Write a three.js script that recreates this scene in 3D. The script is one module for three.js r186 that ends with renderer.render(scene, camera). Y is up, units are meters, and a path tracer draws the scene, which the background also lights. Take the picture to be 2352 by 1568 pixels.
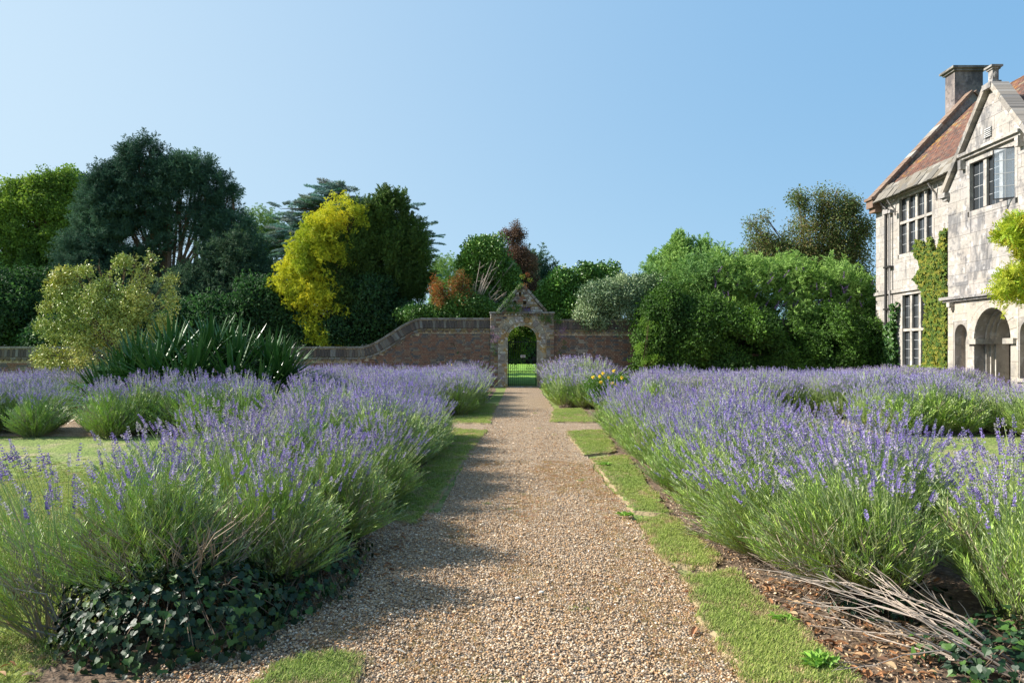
import * as THREE from 'three';
import { mergeGeometries } from 'three/addons/utils/BufferGeometryUtils.js';

// ---------------------------------------------------------------- camera, sky, sun, exposure
const FOCAL = 1600, CX = 1197, CY = 803, EYE = 1.45;           // lens in pixels of a 2352 x 1568 frame
const scene = new THREE.Scene();
const camera = new THREE.PerspectiveCamera(2 * Math.atan(784 / FOCAL) * 180 / Math.PI, 1.5, 0.1, 1200);
camera.position.set(0, EYE, 0);
camera.lookAt(0, EYE, -10);
camera.setViewOffset(2352, 1568, 1176 - CX, 784 - CY, 2352, 1568);   // lens shift
const SUN_EL = 35 * Math.PI / 180, SUN_AZ = 6 * Math.PI / 180;      // sun on the left, slightly ahead
const SUN = new THREE.Vector3(-Math.cos(SUN_EL) * Math.cos(SUN_AZ), Math.sin(SUN_EL), -Math.cos(SUN_EL) * Math.sin(SUN_AZ));
const EXPOSURE = 2.1;
function skyTexture() {
  const W = 512, H = 256, d = new Float32Array(W * H * 4);
  const mix = (a, b, t) => a.map((x, i) => x + (b[i] - x) * t);
  for (let r = 0; r < H; r++) for (let c = 0; c < W; c++) {
    const up = ((r + 0.5) / H - 0.5) * Math.PI, phi = ((c + 0.5) / W - 0.5) * 2 * Math.PI;
    const x = Math.cos(phi) * Math.cos(up), y = Math.sin(up), z = Math.sin(phi) * Math.cos(up);
    const cs = x * SUN.x + y * SUN.y + z * SUN.z;                     // cosine to the sun
    const e = Math.max(0, y);
    let col = mix([0.31, 0.62, 0.90], [0.135, 0.39, 0.745], 1 - Math.exp(-e * 4.2)); col = mix(col, [0.085, 0.25, 0.55], Math.max(0, e - 0.45) / 0.55);
    const g = Math.pow(Math.max(0, (cs + 0.62) / 1.62), 2.1);         // brighter and whiter towards the sun
    col = mix(col, [0.88, 1.02, 1.10], Math.min(1, g * 1.22) * Math.exp(-e * 0.9));
    col = mix(col, [0.62, 0.83, 0.98], Math.min(1, 0.46 + 0.5 * g) * Math.exp(-e * 5));      // paler near the horizon
    const halo = Math.pow(Math.max(0, cs), 30) * 0.9; col = col.map(v => v + halo);
    if (y < 0) col = mix(col, [0.14, 0.15, 0.08], Math.min(1, -y * 8));
    const o = (r * W + c) * 4;
    for (let k = 0; k < 3; k++) d[o + k] = col[k] / EXPOSURE;
    d[o + 3] = 1;
  }
  const t = new THREE.DataTexture(d, W, H, THREE.RGBAFormat, THREE.FloatType);
  t.mapping = THREE.EquirectangularReflectionMapping; t.magFilter = THREE.LinearFilter; t.needsUpdate = true;
  return t;
}
scene.background = skyTexture(); scene.environment = scene.background;
const sun = new THREE.DirectionalLight(new THREE.Color(1, 0.94, 0.85), 4.6);
sun.position.copy(SUN).multiplyScalar(120).add(new THREE.Vector3(0, 0, -20)); sun.target.position.set(0, 0, -20);
sun.castShadow = true; sun.shadow.mapSize.set(4096, 4096);
Object.assign(sun.shadow.camera, { left: -60, right: 60, top: 60, bottom: -60, near: 1, far: 300 });
scene.add(sun, sun.target);
const renderer = new THREE.WebGLRenderer({ antialias: true });
renderer.setSize(1024, 682);
renderer.toneMapping = THREE.LinearToneMapping; renderer.toneMappingExposure = EXPOSURE;
renderer.shadowMap.enabled = true;

// ---------------------------------------------------------------- helpers
const V = (x, y, z) => new THREE.Vector3(x, y, z), { PI, sin, cos, sqrt, abs, min, max, floor, pow, atan2, hypot } = Math;
let seed = 1;
const reseed = s => { seed = (s * 2654435761) | 0; };
function rnd() { seed = (seed + 0x6d2b79f5) | 0; let t = Math.imul(seed ^ (seed >>> 15), 1 | seed); t = (t + Math.imul(t ^ (t >>> 7), 61 | t)) ^ t; return ((t ^ (t >>> 14)) >>> 0) / 4294967296; }
const R = (a, b) => a + (b - a) * rnd(), pick = a => a[floor(rnd() * a.length)], gauss = () => (rnd() + rnd() + rnd() - 1.5) * 1.15;
const lerp = (a, b, t) => a + (b - a) * t, clamp = (x, a = 0, b = 1) => min(b, max(a, x)), sstep = (a, b, x) => { const t = clamp((x - a) / (b - a)); return t * t * (3 - 2 * t); };
const at = (px, py, d) => V((px - CX) / FOCAL * d, EYE + (CY - py) / FOCAL * d, -d);      // a point d metres ahead
const ground = (px, py) => { const d = FOCAL * EYE / (py - CY); return [(px - CX) / FOCAL * d, -d]; };
function h2(x, y, s) { let h = Math.imul(x | 0, 374761393) ^ Math.imul(y | 0, 668265263) ^ Math.imul(s | 0, 1274126177); h = Math.imul(h ^ (h >>> 13), 1274126177); return ((h ^ (h >>> 16)) >>> 0) / 4294967296; }
function vn(x, y, s = 0, P = 0) {                                      // value noise, period P cells if given
  let ix = floor(x), iy = floor(y); const fx = x - ix, fy = y - iy, u = fx * fx * (3 - 2 * fx), v = fy * fy * (3 - 2 * fy);
  const w = (a) => P ? ((a % P) + P) % P : a, x0 = w(ix), x1 = w(ix + 1), y0 = w(iy), y1 = w(iy + 1);
  return lerp(lerp(h2(x0, y0, s), h2(x1, y0, s), u), lerp(h2(x0, y1, s), h2(x1, y1, s), u), v);
}
function fbm(x, y, s = 0, o = 4, P = 0) { let a = 0.5, r = 0, n = 0; for (let i = 0; i < o; i++) { r += a * vn(x, y, s + i * 17, P); n += a; a *= 0.55; x *= 2; y *= 2; P *= 2; } return r / n; }
// tileable texture from a function (u, v in 0..1) -> linear rgb or a height
function texture(size, fn, color = true, repeat = 1) {
  const d = new Uint8Array(size * size * 4), g = x => 255 * (x <= 0.0031308 ? 12.92 * x : 1.055 * pow(x, 1 / 2.4) - 0.055);
  for (let j = 0; j < size; j++) for (let i = 0; i < size; i++) {
    const c = fn((i + 0.5) / size, (j + 0.5) / size), o = (j * size + i) * 4;
    for (let k = 0; k < 3; k++) d[o + k] = color ? clamp(g(clamp(c[k])), 0, 255) : clamp(c, 0, 1) * 255;
    d[o + 3] = 255;
  }
  const t = new THREE.DataTexture(d, size, size); t.wrapS = t.wrapT = THREE.RepeatWrapping; t.magFilter = THREE.LinearFilter; t.minFilter = THREE.LinearMipmapLinearFilter;
  t.generateMipmaps = true; if (color) t.colorSpace = THREE.SRGBColorSpace; t.repeat.set(repeat, repeat); t.needsUpdate = true; return t;
}
const C = (r, g, b) => new THREE.Color().setRGB(r, g, b);
const std = (o) => new THREE.MeshStandardMaterial({ roughness: 0.9, ...o });
const leafMat = (tr = 0.35, o = {}) => new THREE.MeshPhysicalMaterial({ vertexColors: true, side: THREE.DoubleSide, roughness: 0.85, transmission: tr, thickness: 0, specularIntensity: 0.5, ...o });
const usedNames = {};
function numbered(n) { const k = usedNames[n] = (usedNames[n] ?? -1) + 1; return k ? n + '_' + String(k).padStart(3, '0') : n; }
function tag(o, label, category, group) { o.userData.label = label; o.userData.category = category; if (group) o.userData.group = group; return o; }
function thing(name, label, category, pos = [0, 0, 0], turn = 0, group) { const o = new THREE.Group(); o.name = numbered(name); o.position.set(...pos); o.rotation.y = turn; scene.add(o); return tag(o, label, category, group); }
function mesh(name, geo, m, parent, x) { const o = new THREE.Mesh(geo, m); o.name = name; o.castShadow = o.receiveShadow = true; if (x) Object.assign(o.userData, x); parent.add(o); return o; }
function structure(name, geo, m) { const o = mesh(numbered(name), geo, m, scene); o.userData.kind = 'structure'; return o; }
// copies of one geometry: list of {p, q, s, c}
function copies(name, geo, m, list, parent, x = { kind: 'stuff' }) {
  if (!list.length) return null;
  const o = new THREE.InstancedMesh(geo, m, list.length), M = new THREE.Matrix4(), s = V(1, 1, 1);
  list.forEach((l, i) => { typeof l.s === 'number' ? s.set(l.s, l.s, l.s) : s.copy(l.s ?? V(1, 1, 1)); o.setMatrixAt(i, M.compose(l.p, l.q ?? new THREE.Quaternion(), s)); o.setColorAt(i, l.c ?? C(1, 1, 1)); });
  o.name = name; o.castShadow = o.receiveShadow = true; Object.assign(o.userData, x); parent.add(o); return o;
}
const qEuler = (x, y, z) => new THREE.Quaternion().setFromEuler(new THREE.Euler(x, y, z, 'YXZ'));
const UPV = V(0, 1, 0);
const qUp = (dir, spin = 0) => new THREE.Quaternion().setFromUnitVectors(UPV, dir.clone().normalize()).multiply(new THREE.Quaternion().setFromAxisAngle(UPV, spin));
// triangle collector
class Tri {
  constructor() { this.p = []; this.c = []; }
  tri(a, b, c, k) { this.p.push(a.x, a.y, a.z, b.x, b.y, b.z, c.x, c.y, c.z); for (let i = 0; i < 3; i++) this.c.push(k[0], k[1], k[2]); }
  quad(a, b, c, d, k) { this.tri(a, b, c, k); this.tri(a, c, d, k); }
  // folded leaf: base point, direction, face normal, length, width
  leaf(b, d, n, len, wid, k, fold = 0.15, bend = 0) {
    const s = V(0, 0, 0).crossVectors(d, n).normalize(), m = b.clone().addScaledVector(d, len * 0.45), t = b.clone().addScaledVector(d, len).addScaledVector(n, -bend * len);
    const l = m.clone().addScaledVector(s, wid / 2).addScaledVector(n, fold * wid), r = m.clone().addScaledVector(s, -wid / 2).addScaledVector(n, fold * wid);
    this.tri(b, l, t, k); this.tri(b, t, r, k.map(x => x * 0.96));
  }
  // ribbon or 3-sided stem through points
  stem(pts, r0, r1, k, sides = 3, k1 = k) {
    let prev = null;
    pts.forEach((p, i) => {
      const d = V(0, 0, 0).subVectors(pts[min(i + 1, pts.length - 1)], pts[max(i - 1, 0)]).normalize(), a = abs(d.y) < 0.9 ? V(0, 1, 0) : V(1, 0, 0), u = V(0, 0, 0).crossVectors(d, a).normalize(), w = V(0, 0, 0).crossVectors(d, u), t = i / (pts.length - 1), r = lerp(r0, r1, t), ring = [];
      for (let j = 0; j < sides; j++) { const f = j / sides * 2 * PI; ring.push(p.clone().addScaledVector(u, cos(f) * r).addScaledVector(w, sin(f) * r)); }
      const kk = [0, 1, 2].map(q => lerp(k[q], k1[q], t));
      if (prev) for (let j = 0; j < sides; j++) this.quad(prev[j], prev[(j + 1) % sides], ring[(j + 1) % sides], ring[j], kk);
      prev = ring;
    });
  }
  geo() { const g = new THREE.BufferGeometry(); g.setAttribute('position', new THREE.Float32BufferAttribute(this.p, 3)); g.setAttribute('color', new THREE.Float32BufferAttribute(this.c, 3)); g.computeVertexNormals(); return g; }
}
const dirRand = (yb = -1) => { const y = R(yb, 1), f = R(0, 2 * PI), s = sqrt(max(0, 1 - y * y)); return V(cos(f) * s, y, sin(f) * s); };
const shade = (k, a = 0.2) => { const f = 1 + R(-a, a); return k.map(x => x * f); };
const kmix = (a, b, t) => a.map((x, i) => lerp(x, b[i], t));
// planar uv in metres by dominant axis of each face (non-indexed result)
function metreUV(g0) {
  const g = g0.index ? g0.toNonIndexed() : g0; g.computeVertexNormals();
  const p = g.attributes.position, n = g.attributes.normal, uv = new Float32Array(p.count * 2);
  for (let i = 0; i < p.count; i++) { const ax = abs(n.getX(i)), ay = abs(n.getY(i)), az = abs(n.getZ(i)); if (ax >= ay && ax >= az) { uv[2 * i] = p.getZ(i); uv[2 * i + 1] = p.getY(i); } else if (ay >= az) { uv[2 * i] = p.getX(i); uv[2 * i + 1] = p.getZ(i); } else { uv[2 * i] = p.getX(i); uv[2 * i + 1] = p.getY(i); } }
  g.setAttribute('uv', new THREE.BufferAttribute(uv, 2)); return g;
}
const box = (x0, x1, y0, y1, z0, z1) => { const g = new THREE.BoxGeometry(x1 - x0, y1 - y0, z1 - z0); g.translate((x0 + x1) / 2, (y0 + y1) / 2, (z0 + z1) / 2); return metreUV(g); };
const join = (...gs) => mergeGeometries(gs.flat().map(g => { const h = g.index ? g.toNonIndexed() : g; if (!h.attributes.uv) h.setAttribute('uv', new THREE.BufferAttribute(new Float32Array(h.attributes.position.count * 2), 2)); return h; }));
function tube(pts, r, sides = 8, seg = 16) { return new THREE.TubeGeometry(new THREE.CatmullRomCurve3(pts), seg, r, sides); }
// bevelled prism: polygon [[u, v], ...] in a plane; frame(u, v, depth) -> Vector3; depth 0 is the front
function prism(poly, frame, thick, bev = 0.006, inset = 0.006) {
  const n = poly.length, cx = poly.reduce((s, p) => s + p[0], 0) / n, cy = poly.reduce((s, p) => s + p[1], 0) / n, P = [], uv = [];
  const inn = poly.map(([u, v]) => { const l = hypot(u - cx, v - cy) || 1, f = 1 - min(0.4, inset * 1.3 / l); return [cx + (u - cx) * f, cy + (v - cy) * f]; });
  const put = (q, d) => { const w = frame(q[0], q[1], d); P.push(w.x, w.y, w.z); uv.push(q[0], q[1]); };
  for (let i = 1; i < n - 1; i++) { put(inn[0], 0); put(inn[i], 0); put(inn[i + 1], 0); }
  for (let i = 0; i < n; i++) { const j = (i + 1) % n;
    put(inn[i], 0); put(poly[i], bev); put(poly[j], bev); put(inn[i], 0); put(poly[j], bev); put(inn[j], 0);
    put(poly[i], bev); put(poly[i], thick); put(poly[j], thick); put(poly[i], bev); put(poly[j], thick); put(poly[j], bev); }
  const g = new THREE.BufferGeometry(); g.setAttribute('position', new THREE.Float32BufferAttribute(P, 3)); g.setAttribute('uv', new THREE.Float32BufferAttribute(uv, 2)); g.computeVertexNormals(); return g;
}
function clipPoly(poly, a, b, c) {                                     // keep a*u + b*v <= c
  const out = [], n = poly.length;
  for (let i = 0; i < n; i++) { const p = poly[i], q = poly[(i + 1) % n], dp = a * p[0] + b * p[1] - c, dq = a * q[0] + b * q[1] - c;
    if (dp <= 0) out.push(p); if ((dp < 0 && dq > 0) || (dp > 0 && dq < 0)) { const t = dp / (dp - dq); out.push([lerp(p[0], q[0], t), lerp(p[1], q[1], t)]); } }
  return out;
}
function shapeGeo(pts, y, holes) { const s = new THREE.Shape(pts.map(([x, z]) => new THREE.Vector2(x, -z))); const g = new THREE.ShapeGeometry(s); g.rotateX(-PI / 2); g.translate(0, y, 0); return metreUV(g); }
function inside(pts, x, z) { let c = false; for (let i = 0, j = pts.length - 1; i < pts.length; j = i++) { const [xi, zi] = pts[i], [xj, zj] = pts[j]; if ((zi > z) !== (zj > z) && x < (xj - xi) * (z - zi) / (zj - zi) + xi) c = !c; } return c; }
function roughen(pts, step, amp, s) { const out = []; pts.forEach((p, i) => { const q = pts[(i + 1) % pts.length], L = hypot(q[0] - p[0], q[1] - p[1]), n = max(1, Math.round(L / step)); for (let k = 0; k < n; k++) { const t = k / n, x = lerp(p[0], q[0], t), z = lerp(p[1], q[1], t), a = (vn(x / step * 0.6, z / step * 0.6, s) - 0.5) * 2 * amp, b = (vn(x / step * 0.6 + 40, z / step * 0.6, s) - 0.5) * 2 * amp; out.push([x + a, z + b]); } }); return out; }
// ---------------------------------------------------------------- textures of surfaces
function worley(x, y, P, s) { let b = 9, b2 = 9, id = 0; const ix = floor(x), iy = floor(y); for (let j = -1; j <= 1; j++) for (let i = -1; i <= 1; i++) { const cx = ((ix + i) % P + P) % P, cy = ((iy + j) % P + P) % P, px = ix + i + 0.1 + 0.8 * h2(cx, cy, s), py = iy + j + 0.1 + 0.8 * h2(cx, cy, s + 1), d = hypot(x - px, y - py); if (d < b) { b2 = b; b = d; id = h2(cx, cy, s + 2); } else if (d < b2) b2 = d; } return [b, b2, id]; }
const STONES = [[0.489, 0.327, 0.182], [0.52, 0.379, 0.24], [0.374, 0.244, 0.138], [0.552, 0.43, 0.293], [0.448, 0.263, 0.12], [0.208, 0.147, 0.102], [0.603, 0.497, 0.381], [0.395, 0.282, 0.182]];
const stoneOf = id => STONES[floor(id * 7.99)];
const gravelMap = texture(1024, (u, v) => { const [a, b, id] = worley(u * 60, v * 60, 60, 5), e = clamp((b - a) * 3), f = 0.75 + 0.5 * fbm(u * 8, v * 8, 9, 4, 8); return kmix([0.13, 0.095, 0.06], stoneOf(id), 0.15 + 0.85 * e).map(x => x * f); });
const gravelBump = texture(1024, (u, v) => { const [a, b] = worley(u * 60, v * 60, 60, 5); return clamp(0.2 + (b - a) * 1.1); }, false);
const soilMap = texture(512, (u, v) => { const n = fbm(u * 16, v * 16, 2, 5, 16), w = worley(u * 40, v * 40, 40, 8); return kmix([0.075, 0.048, 0.03], w[2] > 0.85 ? [0.36, 0.27, 0.19] : [0.20, 0.135, 0.085], clamp(n * 1.3 - 0.2)); });
const soilBump = texture(512, (u, v) => fbm(u * 30, v * 30, 3, 4, 30), false);
const lawnMap = texture(1024, (u, v) => { const n = fbm(u * 6, v * 6, 4, 4, 6), m = fbm(u * 120, v * 120, 5, 2, 120), y = fbm(u * 14, v * 14, 12, 3, 14); return kmix(kmix([0.115, 0.185, 0.028], [0.205, 0.25, 0.055], clamp(n * 1.8 - 0.4)), [0.33, 0.28, 0.15], clamp(y * 2.2 - 1.1)).map(x => x * (0.62 + 0.76 * m)); }, true, 0.2);
const lawnBump = texture(512, (u, v) => fbm(u * 90, v * 90, 6, 3, 90), false, 0.5);
const M = {};
M.gravel = std({ map: gravelMap, bumpMap: gravelBump, bumpScale: 0.012 });
M.soil = std({ map: soilMap, bumpMap: soilBump, bumpScale: 0.02, roughness: 1 });
M.lawn = std({ map: lawnMap, bumpMap: lawnBump, bumpScale: 0.03, roughness: 1 });

// ---------------------------------------------------------------- ground, paths, beds
structure('ground', shapeGeo([[-420, 60], [420, 60], [420, -620], [-420, -620]], 0), M.lawn);
const pathPts = [[-1.0, 4], [1.25, 4], [1.12, -3], [0.98, -5], [0.9, -8], [0.86, -12], [0.78, -18], [0.66, -26.6], [-0.55, -26.6], [-0.6, -18], [-0.72, -12], [-0.72, -6.2], [-1.5, -5.9], [-1.7, -2.5], [-1.7, 4]];
structure('gravel_path', shapeGeo(roughen(pathPts, 0.25, 0.05, 3), 0.012), M.gravel);
structure('cross_path', shapeGeo(roughen([[-14, -11.5], [12, -11.9], [12, -14.0], [-14, -14.6]], 0.4, 0.1, 7), 0.008), M.gravel);
const bedL = [[-1.95, 1], [-1.3, 1], [-1.15, -4.2], [-0.9, -6], [-0.85, -11.9], [-2.8, -11.9], [-2.55, -6], [-2.3, -4], [-2.2, -3.25]];
const bedR = [[1.05, 1], [3.3, 1], [3.4, -5], [3.3, -11.8], [1.2, -11.8], [1.2, -8], [1.15, -5], [1.1, -3]];
structure('soil_bed', shapeGeo(roughen(bedL, 0.3, 0.06, 11), 0.004), M.soil);
structure('soil_bed', shapeGeo(roughen(bedR, 0.3, 0.06, 12), 0.0045), M.soil);
structure('soil_bed', shapeGeo(roughen([[-9, -14.3], [-0.9, -14.3], [-0.9, -26.4], [-9, -26.4]], 0.5, 0.1, 13), 0.004), M.soil);
structure('soil_bed', shapeGeo(roughen([[0.9, -14.3], [10.5, -14.3], [10.5, -26.4], [0.9, -26.4]], 0.5, 0.1, 14), 0.004), M.soil);

structure('far_lawn', shapeGeo(roughen([[-25, -28], [25, -28], [25, -80], [-25, -80]], 2, 0.3, 15), 0.006), std({ map: lawnMap, bumpMap: lawnBump, bumpScale: 0.03, roughness: 1, color: C(1.0, 1.55, 0.6) }));
// turf strips: raised turf with a bare cut edge, blades of grass on top
const strips = [
  ['sunlit grass strip right of the path beside the nearest lavender', [[1575, 1338], [1690, 1318], [1705, 1350], [1800, 1425], [1985, 1590], [1720, 1590], [1600, 1400]]],
  ['second grass patch along the right edge of the gravel path', [[1470, 1200], [1540, 1192], [1645, 1285], [1640, 1318], [1530, 1300]]],
  ['third longer grass patch along the right path edge', [[1358, 1058], [1440, 1048], [1535, 1185], [1455, 1182]]],
  ['small grass patch right of the path just before the cross path', [[1300, 994], [1388, 990], [1415, 1040], [1345, 1050]]],
  ['grass patch right of the path just beyond the cross path', [[1266, 972], [1272, 942], [1335, 940], [1368, 972]]],
  ['long shaded grass strip left of the path under the lavender', [[1116, 992], [1048, 988], [960, 1090], [870, 1198], [945, 1208], [1010, 1150], [1055, 1075]]],
  ['grass patch left of the path just beyond the cross path', [[1124, 975], [1138, 930], [1085, 928], [1035, 974]]],
  ['small tuft of grass at the bottom edge left of the path', [[595, 1590], [640, 1545], [720, 1517], [810, 1514], [838, 1532], [800, 1590]]],
];
const sideMat = std({ bumpMap: soilBump, bumpScale: 0.02, color: C(0.30, 0.235, 0.135), roughness: 1 });
reseed(77);
function bladeTuft(n, h, spread, k0, k1) {
  const t = new Tri();
  for (let i = 0; i < n; i++) { const f = R(0, 2 * PI), r = spread * sqrt(rnd()), b = V(cos(f) * r, -0.004, sin(f) * r), g = R(0, 2 * PI), ln = R(0.1, 1.3), hh = h * R(0.5, 1.1), d = V(cos(g) * ln, 1, sin(g) * ln).normalize(), s = V(-sin(g), 0, cos(g)).multiplyScalar(0.0011 + rnd() * 0.0009), m = b.clone().addScaledVector(d, hh * 0.6), tip = m.clone().addScaledVector(V(d.x * 1.5, d.y * 0.6, d.z * 1.5).normalize(), hh * 0.45), k = shade(kmix(k0, k1, rnd()), 0.25);
    t.quad(b.clone().sub(s), b.clone().add(s), m.clone().add(s), m.clone().sub(s), k); t.tri(m.clone().sub(s), m.clone().add(s), tip, k); }
  return t.geo();
}
M.grass = leafMat(0.35);
const G_GREEN = [0.20, 0.31, 0.04], G_LIGHT = [0.40, 0.45, 0.14], G_DRY = [0.42, 0.345, 0.19];
const tufts = [0, 1, 2].map(i => bladeTuft(48, 0.034, 0.035, G_GREEN, G_LIGHT)), dryTufts = [bladeTuft(34, 0.026, 0.045, G_DRY, [0.48, 0.38, 0.21])];
function grassList(poly, step, y, zmin = -99, dry = () => 0.12) {
  const xs = poly.map(p => p[0]), zs = poly.map(p => p[1]), out = [[], [], [], []];
  const fr = zmin < -50 ? 0.07 : 0; for (let x = min(...xs) - fr; x < max(...xs) + fr; x += step) for (let z = max(zmin, min(...zs) - fr); z < max(...zs) + fr; z += step) { const X = x + R(-1, 1) * step * 0.6, Z = z + R(-1, 1) * step * 0.6; if (!inside(poly, X, Z)) { if (!fr || rnd() > 0.3) continue; const e = min(...poly.map(p => hypot(p[0] - X, p[1] - Z))); if (e > fr * rnd()) continue; out[rnd() < 0.6 ? 3 : floor(rnd() * 3)].push({ p: V(X, 0.012, Z), q: qEuler(0, R(0, 6.3), 0), s: R(0.5, 0.9), c: C(1, 1, 1) }); continue; } if ( (zmin > -50 && rnd() > sstep(zmin, zmin + 3.5, Z) + 0.02)) continue; const dr = rnd() < dry(X, Z); const n = fbm(X * 1.3, Z * 1.3, 31, 3); out[dr ? 3 : floor(rnd() * 3)].push({ p: V(X, y, Z), q: qEuler(0, R(0, 6.3), 0), s: R(0.7, 1.25), c: C(0.75 + n * 0.6, 0.85 + n * 0.35, 0.7 + n * 0.5) }); }
  return out;
}
for (const [label, px] of strips) {
  const poly = roughen(px.map(p => ground(...p)), 0.06, 0.035, 21), o = thing('grass_strip', label, 'grass strip'), top = 0.032;
  o.userData.kind = 'stuff';
  mesh('turf_top', shapeGeo(poly, top), M.lawn, o);
  const t = new Tri(), n = poly.length;
  poly.forEach((p, i) => { const q = poly[(i + 1) % n], w = 0.025, a = V(p[0], top, p[1]), b = V(q[0], top, q[1]), cx = poly.reduce((s, k) => s + k[0], 0) / n, cz = poly.reduce((s, k) => s + k[1], 0) / n, ex = V(p[0] - cx, 0, p[1] - cz).normalize().multiplyScalar(w), ey = V(q[0] - cx, 0, q[1] - cz).normalize().multiplyScalar(w); t.quad(a, b, b.clone().add(ey).setY(0), a.clone().add(ex).setY(0), [1, 1, 1]); });
  mesh('turf_edge', metreUV(t.geo()), sideMat, o);
  const near = poly[0][1] > -7, L = grassList(poly, near ? 0.026 : 0.05, top, -99, (x, z) => { const e = min(...poly.map(p => hypot(p[0] - x, p[1] - z))); return e < 0.05 ? 0.6 : 0.05 + 0.6 * sstep(0.48, 0.68, fbm(x * 4, z * 4, 19, 3)); });
  L.forEach((l, i) => copies('grass_blades', i < 3 ? tufts[i] : dryTufts[0], M.grass, l, o));
}
// lawns: blades near the camera
{
  const o = thing('lawn_grass', 'sunlit lawn grass left of the nearest left lavender', 'lawn'); o.userData.kind = 'stuff';
  const poly = [[-7.5, -2.4], [-2.02, -2.4], [-2.15, -3.15], [-2.5, -5], [-2.7, -9.5], [-7.5, -9.5]];
  grassList(poly, 0.042, 0, -9.5, (x, z) => 0.05 + 0.35 * sstep(0.5, 0.7, fbm(x * 1.2, z * 1.2, 8, 3))).forEach((l, i) => copies('grass_blades', i < 3 ? tufts[i] : dryTufts[0], M.grass, l, o));
  const p = thing('lawn_grass', 'lawn grass behind the right hand lavender before the house', 'lawn'); p.userData.kind = 'stuff';
  grassList([[2.2, -2.6], [7, -2.6], [9.5, -9], [3.2, -9], [2.9, -4]], 0.055, 0, -9, (x, z) => 0.1 + 0.4 * sstep(0.5, 0.7, fbm(x * 1.2, z * 1.2, 8, 3))).forEach((l, i) => copies('grass_blades', i < 3 ? tufts[i] : dryTufts[0], M.grass, l, p));
}
// loose gravel
{
  reseed(5);
  const geos = [0, 1, 2, 3].map(i => { const g = new THREE.IcosahedronGeometry(1, i < 2 ? 1 : 0).toNonIndexed(), p = g.attributes.position, sx = R(0.8, 1.3), sy = R(0.45, 0.75), sz = R(0.7, 1.1); for (let k = 0; k < p.count; k++) { const x = p.getX(k), y = p.getY(k), z = p.getZ(k), f = 0.75 + 0.5 * vn(x * 1.7 + 9 * i + 5, y * 1.7 + z * 1.3 + 7, i); p.setXYZ(k, x * sx * f, y * sy * f, z * sz * f); } g.computeVertexNormals(); return g; });
  const lists = [[], [], [], []], mat = std({ roughness: 0.85 });
  const put = (x, z, sc) => { const k = stoneOf(pow(rnd(), 0.9)), w = rnd() < 0.012 ? 1.8 : 1; lists[floor(rnd() * 4)].push({ p: V(x, 0.013 + rnd() * 0.012, z), q: qEuler(R(-0.4, 0.4), R(0, 6.3), R(-0.4, 0.4)), s: sc * (w > 1 ? 1.4 : 1), c: C(...shade(k, 0.25).map(v => v * w)) }); };
  for (const [z0, z1, den] of [[-2.7, -4.2, 7000], [-4.2, -6, 4800], [-6, -8.5, 2300], [-8.5, -12.5, 900], [-12.5, -17, 450]]) {
    const n = floor((z0 - z1) * 3.4 * den);
    for (let i = 0; i < n; i++) { const x = R(-2.1, 1.3), z = R(z1, z0); if (!inside(pathPts, x, z)) continue; const e = fbm(x * 2.2, z * 0.9, 41, 3); if (rnd() < 0.6 * sstep(0.54, 0.72, e) || (x > 0.62 && rnd() < 0.55)) continue; put(x, z, R(0.003, 0.0084) * (den < 1000 ? 1.3 : 1)); }
  }
  for (let i = 0; i < 2600; i++) { const x = R(1.1, 1.9), z = R(-7, -2.8); if (inside(bedR, x, z)) put(x, z, R(0.003, 0.009)); }
  const o = thing('loose_gravel', 'loose tan and white gravel stones on the garden path', 'gravel'); o.userData.kind = 'stuff';
  lists.forEach((l, i) => copies('stones', geos[i], mat, l, o));
  // dry moss and fibres between the stones
  const moss = thing('path_moss', 'dry brown moss and grass wisps on the gravel path', 'moss'); moss.userData.kind = 'stuff';
  const g = bladeTuft(26, 0.012, 0.03, [0.36, 0.24, 0.105], [0.44, 0.32, 0.16]), gl = bladeTuft(24, 0.02, 0.03, G_GREEN, G_LIGHT), l = [], lg = [];
  for (let i = 0; i < 16000; i++) { const x = R(-1.7, 1.15), z = R(-9, -2.7) , e = fbm(x * 2.2, z * 0.9, 41, 3); if (!inside(pathPts, x, z)) continue; if (rnd() < 0.8 * sstep(0.54, 0.72, e) || (x > 0.62 && rnd() < 0.5)) l.push({ p: V(x, 0.014, z), q: qEuler(0, R(0, 6), 0), s: R(0.6, 1.5), c: C(R(0.8, 1.2), R(0.8, 1.1), R(0.7, 1.1)) }); }
  for (const [px, py] of [[1160, 1170], [1120, 1160], [1330, 1400], [1095, 1575], [1150, 1575], [1330, 1105], [1270, 1000], [1230, 950], [1690, 1230], [1640, 1360], [1240, 985]]) for (let i = 0; i < 7; i++) { const [x, z] = ground(px, py); lg.push({ p: V(x + R(-0.05, 0.05), 0.012, z + R(-0.05, 0.05)), s: R(0.6, 1.1) }); }
  copies('moss_wisps', g, M.grass, l, moss); copies('green_wisps', gl, M.grass, lg, moss);
}
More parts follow.
